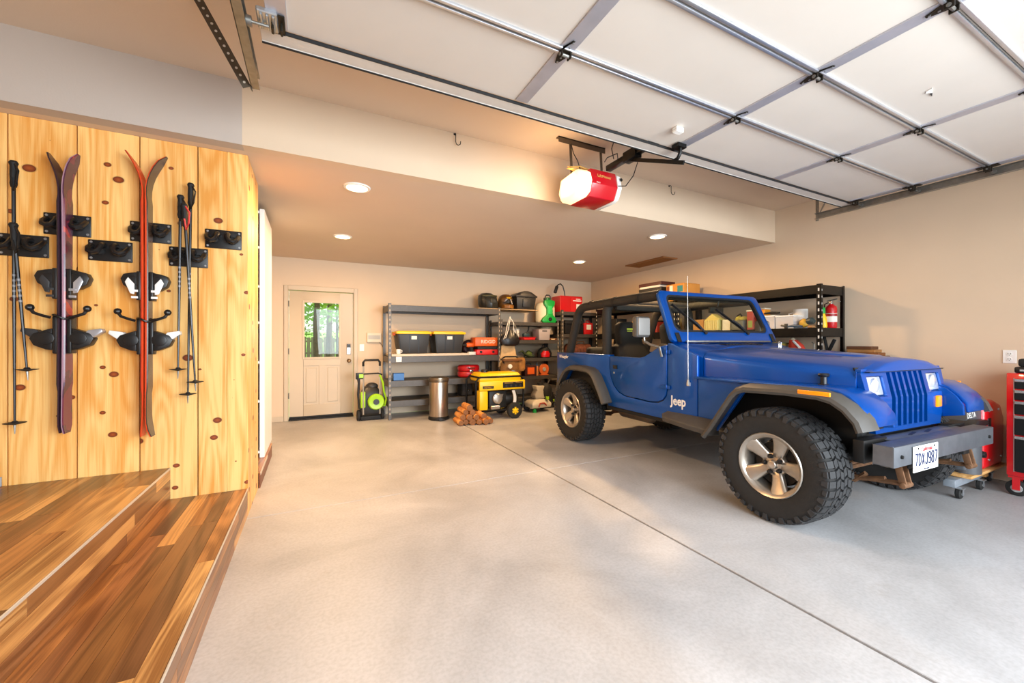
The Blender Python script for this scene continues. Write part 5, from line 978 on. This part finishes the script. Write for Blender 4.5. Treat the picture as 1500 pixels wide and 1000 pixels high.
# generator
ge = thing('portable_generator', 'yellow and black portable generator with wheels before the racks', 'generator', (2.72, 6.08, 0))
gy = yellow
def rframe(b, y): b.tube([(-.40, y, .14), (-.43, y, .2), (-.43, y, .62), (-.38, y, .68), (.36, y, .68), (.41, y, .62), (.41, y, .2), (.38, y, .14)], .016, 8, closed=True)
for y in (-.21, .22): part('frame_loop', black_metal, ge, lambda b: rframe(b, y))
for x, z in ((-.40, .14), (.38, .14), (-.38, .68), (.36, .68)): part('frame_bar', black_metal, ge, lambda b: b.cyl((x, -.21, z), (x, .22, z), .014, 8))
part('fuel_tank', gy, ge, lambda b: b.loft([[(-w, -d, z), (w, -d, z), (w, d, z), (-w, d, z)] for z, w, d in ((.60, .35, .2), (.63, .37, .215), (.70, .37, .21), (.745, .33, .17))]), .02)
part('control_panel', gy, ge, lambda b: (b.box(-.38, .43, -.245, -.19, .47, .62)), .014); part('side_panel', gy, ge, lambda b: b.box(-.38, -.235, -.24, -.10, .16, .47), .02)
bx('panel_face', black, ge, .02, .39, -.25, -.243, .50, .595, .004); bx('name_badge', black, ge, -.33, -.14, -.25, -.243, .5, .545, .004); text('badge_text', 'DEWALT', .036, (-.235, -.2515, .522), (1, 0, 0), (0, 0, 1), mat('badge_amber', 'c8961a', .5), ge, .0005)
for i in range(4): part('outlet', dark_grey, ge, lambda b: b.lathe([(0, -.256), (.018, -.256), (.02, -.25)], (.08 + i * .085, 0, .53), 'y', 12))
bx('print_line', mat('panel_gold', 'b08a3a', .5), ge, .05, .2, -.2515, -.2495, .572, .58, 0); bx('print_line', mat('panel_gold', 'b08a3a', .5), ge, .25, .37, -.2515, -.2495, .572, .58, 0)
part('engine', mat('engine_dark', '2b2a28', .5, .4), ge, lambda b: (b.box(-.19, .12, -.17, .17, .17, .45), b.cyl((.12, 0, .3), (.36, 0, .3), .13, 18)), .02); part('engine_cover', alu, ge, lambda b: b.lathe([(0, -.215), (.06, -.215), (.085, -.2), (.09, -.17)], (-.05, 0, .33), 'y', 18)); part('muffler_guard', white_pl, ge, lambda b: b.loft([[(.2 + .03 * math.sin(f * PI) + o, y, .18 + .27 * f) for o, y in ((0, -.22), (.05, -.22), (.05, -.2), (0, -.2))] for f in (0, .2, .4, .6, .8, 1)]), .004)
part('starter_bracket', alu, ge, lambda b: b.prism([(-.12, .40), (.04, .40), (.0, .27), (-.04, .24), (-.08, .27)], -.225, -.21, 'y'), .004); bx('air_box', alu, ge, -.18, -.02, -.235, -.17, .16, .22, .01)
part('fuel_cap', black, ge, lambda b: b.lathe([(0, .79), (.05, .79), (.055, .78), (.055, .74)], (-.2, 0, 0), 'z', 14))
for y in (-.26, .27):
    w = part('wheel', rubber, ge, lambda b: b.lathe([(.06, -.04), (.10, -.045), (.125, -.035), (.13, 0), (.125, .035), (.10, .045), (.06, .04)], (.22, y, .13), 'y', 26)); part('wheel_hub', gy, w, lambda b: b.lathe([(0, -.05), (.02, -.05), (.03, -.04), (.07, -.036), (.078, -.04), (.078, .03), (0, .03)], (.22, y, .13), 'y', 26))
    for q in range(6): part('hub_hole', black, w, lambda b: b.cyl((.22 + .05 * math.cos(q * PI / 3), y - .041, .13 + .05 * math.sin(q * PI / 3)), (.22 + .05 * math.cos(q * PI / 3), y - .036, .13 + .05 * math.sin(q * PI / 3)), .011, 8))
for y in (-.18, .18): part('foot', black_m, ge, lambda b: b.cyl((-.36, y, 0), (-.36, y, .14), .03, 10, .022))
# junk by the rack: edger, black machine, white bag
lw = thing('yard_machine', 'white and red yard machine on the floor right of the generator', 'yard machine', (3.62, 6.22, 0))
part('deck', mat('deck_white', 'c9c0ae', .45, var=.06), lw, lambda b: b.loft([[(-w, -d, z), (w, -d * .8, z), (w, d, z), (-w, d, z)] for z, w, d in ((.08, .20, .15), (.15, .21, .16), (.20, .17, .12), (.23, .08, .08))]), .015)
part('red_stripe', mat('stripe_red', 'a83220', .45), lw, lambda b: b.tube([(-.08, -.165, .10), (-.05, -.16, .165), (.04, -.15, .165), (.09, -.14, .12)], .012, 6)); part('shroud', mat('shroud_grey', 'b8b0a0', .5), lw, lambda b: b.loft([[(-w, -.08, z), (w, -.08, z), (w, .08, z), (-w, .08, z)] for z, w in ((.23, .09), (.3, .11), (.38, .06), (.46, .09))]), .012)
part('motor', black_m, lw, lambda b: (b.sphere((.15, .0, .34), .13, 12, 8, (1, .9, 1.3)), b.cyl((.08, 0, .4), (.04, .02, .52), .05, 10)), .0); part('bar', black, lw, lambda b: b.tube([(.16, .0, .4), (.2, .0, .5), (.26, .02, .56)], .018, 8)); part('green_foot', green, lw, lambda b: b.lathe([(0, 0), (.035, 0), (.035, .05), (.02, .07), (0, .07)], (-.13, -.1, 0), 'z', 12)); part('oil_cap', lime, lw, lambda b: b.lathe([(0, .05), (.03, .05), (.03, 0)], (.12, -.12, .22), 'z', 12))
for x in (-.16, .16): part('wheel', rubber, lw, lambda b: b.lathe([(0, -.02), (.06, -.02), (.068, 0), (.06, .02), (0, .02)], (x, .13, .068), 'y', 16))
wb_ = thing('clear_plastic_bag', 'crumpled pale plastic bag hanging by the rack end near the rear tyre', 'plastic bag', (4.27, 6.36, .30)); part('bag', mat('bag_pale', 'bfae98', .3, alpha=.75, var=.1, bump=.8, bscale=18), wb_, lambda b: b.loft([[(w * math.cos(a) * (1 + .12 * math.sin(5 * a + z * 9)), .09 * math.sin(a), z) for a in [i * 2 * PI / 18 for i in range(18)]] for z, w in ((0, .10), (.08, .15), (.2, .15), (.3, .11), (.38, .06), (.43, .09))])); part('tie', cream, wb_, lambda b: b.lathe([(.062, .36), (.068, .37), (.062, .38)], n=12)); part('knot', cream, wb_, lambda b: b.sphere((0, 0, .44), .07, 10, 6, (1.2, .6, .7)))
bh_ = thing('black_leaf_blower', 'black leaf blower leaning on the rack by the rear tyre', 'leaf blower', (3.99, 6.5, 0)); part('body', black, bh_, lambda b: b.sphere((0, 0, .16), .13, 14, 10, (1.2, .8, 1))); part('tube', black, bh_, lambda b: b.tube([(.05, 0, .22), (-.05, .03, .38), (-.1, .06, .52)], [.055, .05, .045], 12)); part('handle', dark_grey, bh_, lambda b: b.tube([(-.05, -.02, .26), (.02, -.04, .33), (.1, -.03, .27)], .016, 8)); bx('cap', lime, bh_, .06, .12, -.12, -.09, .12, .17, .008); bx('base', black_m, bh_, -.12, .12, -.07, .07, 0, .06, .012)
# pressure washer
pw = thing('pressure_washer', 'lime green and black pressure washer beside the entry door', 'pressure washer', (.83, 6.80, 0))
part('body', black, pw, lambda b: b.loft([[(-w, -d, z), (w, -d, z), (w, d, z), (-w, d, z)] for z, w, d in ((.06, .15, .12), (.12, .17, .14), (.40, .15, .13), (.50, .11, .10), (.54, .07, .07))]), .02); part('motor_cap', dark_grey, pw, lambda b: b.sphere((.02, 0, .52), .1, 12, 8, (1, .9, .7)))
for x in (-.125, .125): part('handle_leg', mat('handle_silver', 'c8c4bc', .3, .7), pw, lambda b: b.tube([(x, -.145, .1), (x, -.145, .6), (x, -.14, .88)], .013, 8))
part('handle_grip', black, pw, lambda b: b.tube([(-.125, -.14, .86), (-.125, -.14, .92), (-.1, -.14, .955), (.1, -.14, .955), (.125, -.14, .92), (.125, -.14, .86)], .018, 8)); part('cross_brace', black, pw, lambda b: b.tube([(-.17, -.15, .72), (-.12, -.155, .74), (.1, -.155, .745), (.16, -.15, .72)], .012, 8))
part('hose_reel', lime, pw, lambda b: b.lathe([(.045, -.03), (.11, -.04), (.125, -.02), (.125, .02), (.11, .03), (.045, .02)], (.06, -.19, .30), 'y', 22)); part('reel_hub', black, pw, lambda b: b.lathe([(0, -.045), (.045, -.045), (.048, 0), (0, 0)], (.06, -.19, .30), 'y', 16))
part('hose', lime, pw, lambda b: b.tube([(.13, -.17, .24), (.2, -.13, .22), (.23, -.1, .32), (.19, -.12, .45), (.17, -.14, .6), (.12, -.15, .72)], .016, 8)); part('front_hood', lime, pw, lambda b: b.box(-.165, -.09, -.15, -.09, .2, .46), .02)
part('spray_gun', black, pw, lambda b: (b.tube([(-.2, -.15, .72), (-.19, -.15, .6), (-.2, -.15, .42), (-.19, -.15, .2)], [.028, .02, .018, .012], 8), b.box(-.235, -.13, -.17, -.12, .66, .76)), .006); bx('gun_label', lime, pw, -.19, -.125, -.176, -.169, .68, .74, .004)
for x in (-.19, .17): part('wheel', rubber, pw, lambda b: b.lathe([(0, -.025), (.07, -.025), (.085, -.015), (.085, .015), (.07, .025), (0, .025)], (x, -.08, .085), 'x', 20))
part('base', black_m, pw, lambda b: b.box(-.16, .16, -.12, .14, 0.0, .07), .01)

# corner rack seen through the roll bars
fc = thing('red_fuel_can', 'red fuel can on the corner rack seen past the roll bar', 'fuel can', (5.12, 6.80, 1.4005)); bx('body', red_pl, fc, -.11, .11, -.09, .09, 0, .24, .02, seg=2); part('spout', black, fc, lambda b: b.tube([(-.06, 0, .24), (-.07, 0, .29), (-.1, 0, .33)], .02, 8)); part('handle', red, fc, lambda b: b.tube([(-.01, 0, .24), (.0, 0, .285), (.07, 0, .285), (.09, 0, .24)], .014, 6)); bx('label', paper, fc, -.06, .06, -.0915, -.089, .1, .2, 0)
df = thing('plaid_duffel', 'reddish brown duffel bag on the corner rack behind the rear seat', 'duffel bag', (4.86, 6.74, .9505)); part('bag', mat('duffel_plaid', '6a3a28', .85, var=.5, scale=22), df, lambda b: b.tube([(-.3, 0, .13), (-.26, 0, .13), (.26, 0, .13), (.3, 0, .13)], [.07, .13, .13, .07], 14)); part('handle', brown, df, lambda b: b.tube([(-.12, -.06, .22), (-.08, -.1, .3), (.08, -.1, .3), (.12, -.06, .22)], .012, 6))
bk2 = thing('black_hard_case', 'black hard case on the corner rack beside the fuel can', 'case', (4.72, 6.80, 1.4005)); bx('base', black, bk2, -.24, .2, -.18, .2, 0, .2, .012); bx('lid', black_m, bk2, -.245, .205, -.185, .205, .2005, .28, .012); bx('latch', steel_d, bk2, -.03, .03, -.192, -.184, .17, .23, .002)
# ================================================================== right wall racks
def box_item(name, lb, cat, x, y, z, sx, sy, sz, m, lidm=None, extra=None, bev=.006):
    t = thing(name, lb, cat, (x, y, z)); bx('body', m, t, -sx / 2, sx / 2, -sy / 2, sy / 2, 0, sz, bev)
    if lidm: bx('lid', lidm, t, -sx / 2 - .006, sx / 2 + .006, -sy / 2 - .006, sy / 2 + .006, sz + .0005, sz + .018, .004)
    return t
ZS = 1.4005
# fire extinguisher
fe = thing('fire_extinguisher', 'red fire extinguisher at the near end of the black rack', 'fire extinguisher', (5.37, 2.495, 1.4005))
part('cylinder', red, fe, lambda b: b.lathe([(0, 0), (.05, 0), (.055, .01), (.055, .225), (.048, .25), (.025, .27), (.02, .28), (0, .28)], n=24)); part('label', paper, fe, lambda b: b.lathe([(.0555, .07), (.0557, .07), (.0557, .17), (.0555, .17)], n=24)); part('valve', steel_d, fe, lambda b: (b.cyl((0, 0, .275), (0, 0, .315), .016, 10), b.bar((0, .04, .315), (0, -.06, .335), .014, .012))); part('lever', steel, fe, lambda b: b.bar((0, .03, .33), (0, -.09, .30), .014, .006)); part('hose', black, fe, lambda b: b.tube([(0, .02, .30), (-.03, .05, .28), (-.04, .058, .2), (-.03, .06, .1)], .007, 6)); part('gauge', chrome, fe, lambda b: b.lathe([(0, -.03), (.014, -.028), (.015, -.016)], (0, 0, .3), 'x', 10))
part('label_band', mat('band_red', '9c1016', .4), fe, lambda b: b.lathe([(.0559, .135), (.0561, .135), (.0561, .165), (.0559, .165)], n=24))
ys_ = thing('yellow_spray_bottle', 'yellow bottle with green cap beside the fire extinguisher', 'bottle', (5.23, 2.525, 1.4005))
part('body', yellow, ys_, lambda b: b.loft([[(d * math.cos(a), w * math.sin(a), z) for a in [i * 2 * PI / 16 for i in range(16)]] for z, w, d in ((0, .052, .035), (.02, .056, .038), (.1, .05, .036), (.15, .036, .03), (.165, .033, .028))])); part('cap', green, ys_, lambda b: b.lathe([(.034, .165), (.036, .17), (.034, .225), (.028, .235), (0, .236)], n=18))
part('label', mat('label_brown', '7a5a10', .5), ys_, lambda b: b.loft([[(.0385 * math.cos(a), .0565 * math.sin(a), z) for a in [PI + (i - 3) * .2 for i in range(7)]] for z in (.04, .08)], caps=False, closed=False))
cb = [('clear lidded bin of small parts nearest the windshield post', 3.03, .17, .165), ('clear bin holding a white pitcher in the middle of the black rack', 2.83, .2, .155)]
for lb, y, w, h in cb:
    t = thing('clear_bin', lb, 'plastic bin', (5.15, y, ZS), 0, 'clear bins on the black rack')
    for a in ((-.10, -.096, -w / 2, w / 2), (.096, .10, -w / 2, w / 2), (-.096, .096, -w / 2, -w / 2 + .004), (-.096, .096, w / 2 - .004, w / 2)): bx('wall', clear_pl, t, a[0], a[1], a[2], a[3], .004, h, 0)
    bx('base', clear_pl, t, -.1, .1, -w / 2, w / 2, 0, .004, 0); bx('rim', white_pl, t, -.106, -.1, -w / 2 - .006, w / 2 + .006, h - .014, h + .004, .002); bx('rim', white_pl, t, -.1, .1, w / 2, w / 2 + .006, h - .014, h + .004, .002)
    bx('rim', white_pl, t, -.1, .1, -w / 2 - .006, -w / 2, h - .014, h + .004, .002); bx('contents', mat('parts_pink', 'b09088', .7, var=.35, scale=30), t, -.09, .09, -w / 2 + .008, w / 2 - .008, .005, h * .6, .01)
pt_ = thing('white_pitcher', 'white jug standing behind the clear bins', 'jug', (5.33, 2.80, ZS)); part('body', white_pl, pt_, lambda b: b.loft([[(.06 * math.cos(a), w * math.sin(a), z) for a in [i * 2 * PI / 16 for i in range(16)]] for z, w in ((0, .07), (.05, .075), (.2, .08), (.24, .078))])); part('handle', white_pl, pt_, lambda b: b.tube([(-.02, .07, .2), (-.02, .12, .19), (-.02, .125, .1), (-.02, .075, .07)], .01, 6))
tg = thing('hand_drill', 'yellow and dark hand drill at the near end of the shelf', 'drill', (5.13, 2.64, ZS)); part('body', mat('drill_yellow', 'd6a83a', .5), tg, lambda b: b.sphere((0, .02, .06), .045, 10, 8, (.8, 1.1, 1.2))); part('motor', mat('drill_teal', '3c4a4c', .5), tg, lambda b: b.tube([(0, -.02, .08), (0, -.06, .085), (0, -.09, .07)], [.035, .04, .025], 10)); part('bit', steel_d, tg, lambda b: b.cyl((0, .05, .03), (0, .1, .02), .01, 8)); bx('foot', mat('drill_tan', 'b98a5a', .5), tg, -.03, .03, -.09, -.03, 0, .03, .008)
pl = thing('clamp', 'blue handled clamp lying in front of the clear bins', 'clamp', (5.06, 2.74, ZS)); part('bar', mat('clamp_blue', '24425c', .5), pl, lambda b: b.tube([(0, -.1, .02), (0, 0, .03), (0, .08, .02)], [.012, .018, .012], 8)); part('jaw', dark_grey, pl, lambda b: b.box(-.015, .015, .05, .09, 0, .06), .006); part('grip', black, pl, lambda b: b.tube([(0, .08, .03), (0, .13, .04)], .014, 8))
oc = box_item('orange_carton', 'orange and white carton beside the windshield post', 'carton', 5.25, 3.19, ZS, .12, .09, .26, mat('carton_orange', 'e0901c', .6), mat('carton_white', 'e9dcc4', .6))
part('brush', black_m, thing('black_brush', 'black handled brush lying across the first clear bin', 'brush', (5.15, 3.03, ZS + .19)), lambda b: b.tube([(0, -.09, .01), (0, .0, .016), (0, .1, .012)], [.012, .016, .01], 8))
# things seen through the windshield
def small(name, lb, cat, y, sx, sy, sz, m, x=5.2, lid=None): return box_item(name, lb, cat, x, y, ZS, sx, sy, sz, m, lid)
rj = small('red_canister', 'red canister box at the right edge of the windshield view', 'canister', 3.30, .14, .09, .24, mat('can_red', 'a83c34', .5), 5.2, paper); bx('print', mat('can_green', '8aa050', .6), rj, -.0715, -.07, -.03, .03, .03, .12, 0)
gx = small('grey_bin', 'low grey bin full of garden gloves behind the windshield', 'bin', 3.46, .2, .17, .13, mat('bin_slate', '6a6c66', .55)); part('gloves', mat('glove_yellow', 'a8a04a', .8, var=.4, scale=20), gx, lambda b: (b.sphere((0, -.03, .15), .06, 10, 7, (1, 1.2, .6)), b.sphere((.02, .05, .15), .05, 10, 7)))
part('hook', black_m, gx, lambda b: b.tube([(0, .07, .13), (0, .06, .2), (0, .02, .22), (0, 0, .19)], .012, 6))
small('white_sack', 'white paper sack behind the right wiper', 'sack', 3.64, .14, .12, .15, paper)
ht = thing('slatted_heater', 'pale yellow slatted box standing behind the windshield', 'heater', (5.15, 3.84, ZS)); bx('body', mat('heater_cream', 'd8c878', .5), ht, -.06, .1, -.115, .115, 0, .16, .006)
for i in range(8): bx('slat', mat('heater_slat', 'efe2a0', .45), ht, -.075, -.06, -.105 + i * .028, -.091 + i * .028, .01, .15, .003)
part('gable_top', mat('heater_cream', 'd8c878', .5), ht, lambda b: b.prism([(-.115, .1605), (.115, .1605), (.0, .24)], -.05, .08, 'x'), .004)
small('open_carton', 'brown open cardboard carton behind the left wiper', 'carton', 4.12, .26, .30, .17, card, 5.22); small('tan_parcel', 'crumpled tan parcel on the rack beyond the left wiper', 'parcel', 4.62, .2, .2, .22, mat('parcel_tan', 'd0ab6a', .8, bump=.4, bscale=14), 5.2)
small('dark_red_toolbox', 'dark red tool box on the far black rack', 'toolbox', 5.0, .22, .3, .18, mat('tool_darkred', '8a2a22', .5), 5.2, black)
small('amber_crate', 'amber crate on the far black rack near the corner', 'crate', 5.55, .25, .35, .2, mat('crate_amber', 'd59a38', .6), 5.2); small('black_case', 'black case on the far black rack next to the amber crate', 'case', 5.95, .25, .28, .28, black_m, 5.2)
# lower shelf
Z3 = .8805
def low_(name, lb, cat, y, sx, sy, sz, m, x=5.2): return box_item(name, lb, cat, x, y, Z3, sx, sy, sz, m)
yc = thing('olive_bucket', 'olive bucket just showing above the hood line', 'bucket', (5.2, 3.0, Z3)); part('body', mat('bucket_olive', 'a8903c', .6), yc, lambda b: b.lathe([(0, 0), (.09, 0), (.11, .33), (.12, .335), (.12, .35), (.1, .35), (.085, .01), (0, .01)], n=20)); part('rim', mat('rope_moss', '6a6a38', .7), yc, lambda b: b.lathe([(.108, .33), (.124, .34), (.124, .352), (.108, .354)], n=20))
rs = thing('red_white_sack', 'red and white striped sack showing above the hood line', 'sack', (5.2, 2.76, Z3)); part('sack', mat('sack_red', 'd0402c', .6), rs, lambda b: b.loft([[(.07 * math.cos(a), y0 + w * math.sin(a), z) for a in [i * 2 * PI / 14 for i in range(14)]] for z, w, y0 in ((0, .1, 0), (.2, .11, 0), (.32, .08, .02), (.385, .03, .05))])); part('stripe', paper, rs, lambda b: b.bar((-.06, .02, .375), (-.07, -.06, .29), .03, .012)); part('tie', cream, rs, lambda b: b.sphere((0, .06, .385), .03, 8, 6))
sc_ = thing('wire_stand', 'thin wire stand showing above the hood beside the rack post', 'stand', (5.2, 2.55, Z3)); 
for y in (-.05, -.01, .04): part('wire', steel_d, sc_, lambda b: b.tube([(0, y, 0), (0, y, .34), (0, y + .02, .36)], .006, 6))
bx('base', steel_d, sc_, -.06, .06, -.08, .08, -.0, .012, .003)
bl = thing('black_bracket', 'black V-shaped bracket leaning at the rack end', 'bracket', (5.36, 2.50, Z3)); part('arm', black_m, bl, lambda b: b.bar((0, -.045, .39), (0, .03, .22), .015, .035), .003); part('arm', black_m, bl, lambda b: b.bar((0, .06, .42), (0, -.02, .0), .015, .045), .003)
# on top of the racks
Z4 = 1.8755
hh = Z4; bl_ = ['brown carton at the bottom of the binder stack on the far black rack', 'navy binder lying on the brown carton of the stack', 'thin white paper block between navy and black binders', 'black binder in the middle of the stack on the rack', 'thin white paper block just under the top binder', 'maroon binder on top of the stack on the far black rack']
for i, (m_, h_, w_) in enumerate(((card, .10, .5), (mat('binder_navy', '2a3040', .5), .07, .48), (paper, .04, .46), (mat('binder_black', '1c1a1a', .5), .06, .5), (paper, .035, .44), (mat('binder_maroon', '4a1c18', .5), .055, .5))):
    tag(bx('binder', m_, None, 5.06, 5.38, 4.98 - w_ / 2, 4.98 + w_ / 2, hh, hh + h_ - .001, .004), bl_[i], 'binder', 'binders stacked on the far black rack'); hh += h_
c1 = thing('cardboard_box', 'cardboard box with teal label on top of the black rack', 'box', (5.22, 4.44, Z4)); bx('body', mat('box_orange', 'c98a3c', .75, var=.06), c1, -.18, .18, -.17, .17, 0, .27, .006); bx('label', teal, c1, -.1815, -.18, -.15, -.05, .14, .235, 0); bx('label', paper, c1, -.1815, -.18, .04, .1, .15, .25, 0); bx('tape', mat('tape_brown', 'a8743a', .4), c1, -.1, .1, -.1705, .1705, .2685, .2712, 0)
bx('print', mat('print_brown', '7a3a14', .6), c1, -.1815, -.18, .11, .155, .16, .24, 0)
# wooden things low on the wall shelf beyond the hood
hh = 1.095
for i in range(3): tag(bx('wood_offcut', mat('offcut%d' % i, ('7a4a22', '9a6a38', '5a3418')[i], .75, var=.15), None, 5.28, 5.44, 2.03 + i * .03, 2.30 + i * .005, hh, hh + .032, .003), ('lowest brown wood offcut on the cabinet beyond the hood', 'middle light brown wood offcut on the cabinet beyond the hood', 'dark top wood offcut on the cabinet beyond the hood')[i], 'wood', 'wood offcuts beyond the hood'); hh += .033
cab = thing('low_cabinet', 'low brown cabinet against the right wall behind the hood', 'cabinet', (5.35, 2.19, 0)); bx('carcass', mat('cab_brown', '6a4a30', .6), cab, -.14, .17, -.15, .15, 0, 1.07, .004); bx('top', mat('cab_top', '7c5a3a', .6), cab, -.16, .18, -.165, .165, 1.0705, 1.0945, .004)
for y in (-.075, .075):
    d_ = bx('door', mat('cab_door', '74522f', .6), cab, -.158, -.141, y - .07, y + .07, .06, 1.0, .004); part('knob', black, d_, lambda b: b.lathe([(0, -.18), (.012, -.178), (.008, -.158)], (0, y * .3, .6), 'x', 10))
# red and grey machine on a wheeled base
mc = thing('shop_machine', 'red and dark grey shop machine on a wheeled base behind the bumper', 'machine', (5.0, 1.52, .175))
mg_ = mat('machine_grey', '4c4e52', .45, var=.05); 
MX0, MX1, MY0, MY1 = 4.62, 5.40, 1.22, 1.85
part('red_housing', red, mc, lambda b: b.prism([(4.98, .175), (5.42, .175), (5.46, .30), (5.46, .58), (5.38, .70), (5.22, .745), (5.0, .72)], MY0, MY1, 'y'), .03, 3, world=True); part('grey_body', mg_, mc, lambda b: b.prism([(4.66, .20), (4.99, .20), (5.01, .69), (4.86, .685), (4.70, .60), (4.66, .50)], MY0 + .02, MY1 - .02, 'y'), .02, 3, world=True)
part('control_hood', black, mc, lambda b: b.prism([(4.62, .50), (4.97, .56), (4.97, .60), (4.74, .615), (4.62, .57)], MY0 - .03, MY1 - .1, 'y'), .015, world=True); text('machine_lettering', 'DELTA', .06, (4.745, MY0 + .012, .648), (1, 0, 0), (0, .1, 1), white_pl, mc, .001, world=True)
part('column', mg_, mc, lambda b: b.cyl((4.80, MY0 + .06, .176), (4.80, MY0 + .06, .45), .09, 18), world=True); part('knob', black, mc, lambda b: b.lathe([(0, -.03), (.025, -.028), (.03, 0)], (4.9, MY0 + .0, .32), 'y', 14), world=True); part('side_slot', black, mc, lambda b: b.box(5.05, 5.12, MY0 - .006, MY0 + .01, .48, .60), .004, world=True)
for x, z in ((5.08, .25), (5.36, .25), (5.08, .66), (5.3, .66)): part('screw', steel, mc, lambda b: b.lathe([(0, -.008), (.008, -.007), (.009, 0)], (x, MY0 - .0, z), 'y', 8), world=True)
dl = thing('wheeled_base', 'grey steel wheeled base with plywood deck under the shop machine', 'dolly', (4.95, 1.5, 0))
gz_ = mat('dolly_grey', 'a2abb4', .4, .5, var=.1, scale=15); ply = wood('plywood', 'a8753c', 'cf9f62', 'x', .7)
for y, x_ in ((1.30, 4.54), (1.84, 4.67)): part('arm', gz_, dl, lambda b: b.box(x_, 5.12, y - .035, y + .035, .085, .145), .004, world=True)
part('cross_bar', gz_, dl, lambda b: b.box(4.68, 4.74, 1.335, 1.805, .09, .14), .004, world=True); part('deck', ply, dl, lambda b: b.box(4.66, 5.47, 1.21, 1.9, .15, .1735), .003, world=True); part('cleat', ply, dl, lambda b: b.box(5.14, 5.2, 1.25, 1.88, .085, .149), .003, world=True)
for x, y in ((5.02, 1.255), (4.58, 1.255), (5.02, 1.885), (5.4, 1.3), (5.4, 1.85)):
    w = part('caster', rubber, dl, lambda b: b.lathe([(0, -.016), (.034, -.016), (.042, -.01), (.042, .01), (.034, .016), (0, .016)], (x, y, .042), 'y', 18), world=True); part('fork', steel, w, lambda b: (b.box(x - .012, x + .012, y - .024, y - .02, .03, .086), b.box(x - .012, x + .012, y + .02, y + .024, .03, .086), b.box(x - .03, x + .03, y - .03, y + .03, .08, .086)), world=True); part('axle_cap', steel, w, lambda b: b.lathe([(0, -.026), (.012, -.025), (.013, -.016)], (x, y, .042), 'y', 10), world=True)
for x, y in ((5.4, 1.3), (5.4, 1.85)): part('post', gz_, dl, lambda b: b.box(x - .02, x + .02, y - .02, y + .02, .086, .149), world=True)
# red tool chest
tcx0, tcx1, tcy0, tcy1 = 5.03, 5.49, .42, 1.115
tch = thing('tool_chest', 'tall red rolling tool chest with black drawers by the right wall', 'tool chest', (5.26, .77, 0))
part('cabinet', mat('chest_red', 'd00f18', .3, coat=.5), tch, lambda b: b.box(tcx0, tcx1, tcy0, tcy1, .165, .99), .008, world=True)
zz = .945; drb = mat('drawer_black', '141415', .4, .3)
for h_ in (.085, .085, .11, .16, .29):
    d_ = part('drawer', drb, tch, lambda b: b.box(tcx0 - .014, tcx0 + .0, tcy0 + .035, tcy1 - .045, zz - h_ + .006, zz), .003, 1, world=True); part('pull', mat('pull_alu', 'd2d2d0', .25, .8), d_, lambda b: b.box(tcx0 - .026, tcx0 - .0135, tcy0 + .035, tcy1 - .045, zz - .022, zz + .0), .004, 1, world=True); zz -= h_ + .004
part('drawer_frame', mat('frame_silver', 'b8a8a4', .4, .5), tch, lambda b: b.box(tcx0 - .004, tcx0 + .001, tcy1 - .043, tcy1 - .038, .2, .95), world=True)
for x in (tcx0 + .06, tcx1 - .06):
    for y in (tcy0 + .07, tcy1 - .045):
        w = part('caster', rubber, tch, lambda b: b.lathe([(0, -.022), (.05, -.022), (.062, -.014), (.062, .014), (.05, .022), (0, .022)], (x, y, .062), 'x', 22), world=True); part('wheel_hub', grey_pl, w, lambda b: b.lathe([(0, -.027), (.03, -.026), (.034, -.02), (.034, .026), (0, .027)], (x, y, .062), 'x', 18), world=True); part('fork', red, w, lambda b: (b.box(x - .034, x - .028, y - .02, y + .02, .05, .15), b.box(x + .028, x + .034, y - .02, y + .02, .05, .15), b.box(x - .04, x + .04, y - .04, y + .04, .145, .1645)), world=True)
bt = thing('black_charger', 'black battery charger on top of the red tool chest', 'charger', (5.12, 1.02, .9905)); bx('base', black, bt, -.07, .07, -.08, .06, 0, .05, .012, seg=2); bx('battery', black_m, bt, -.05, .05, -.05, .045, .0505, .115, .016, seg=2); bx('slot', grey_pl, bt, -.0712, -.069, -.05, .03, .015, .03, .001)
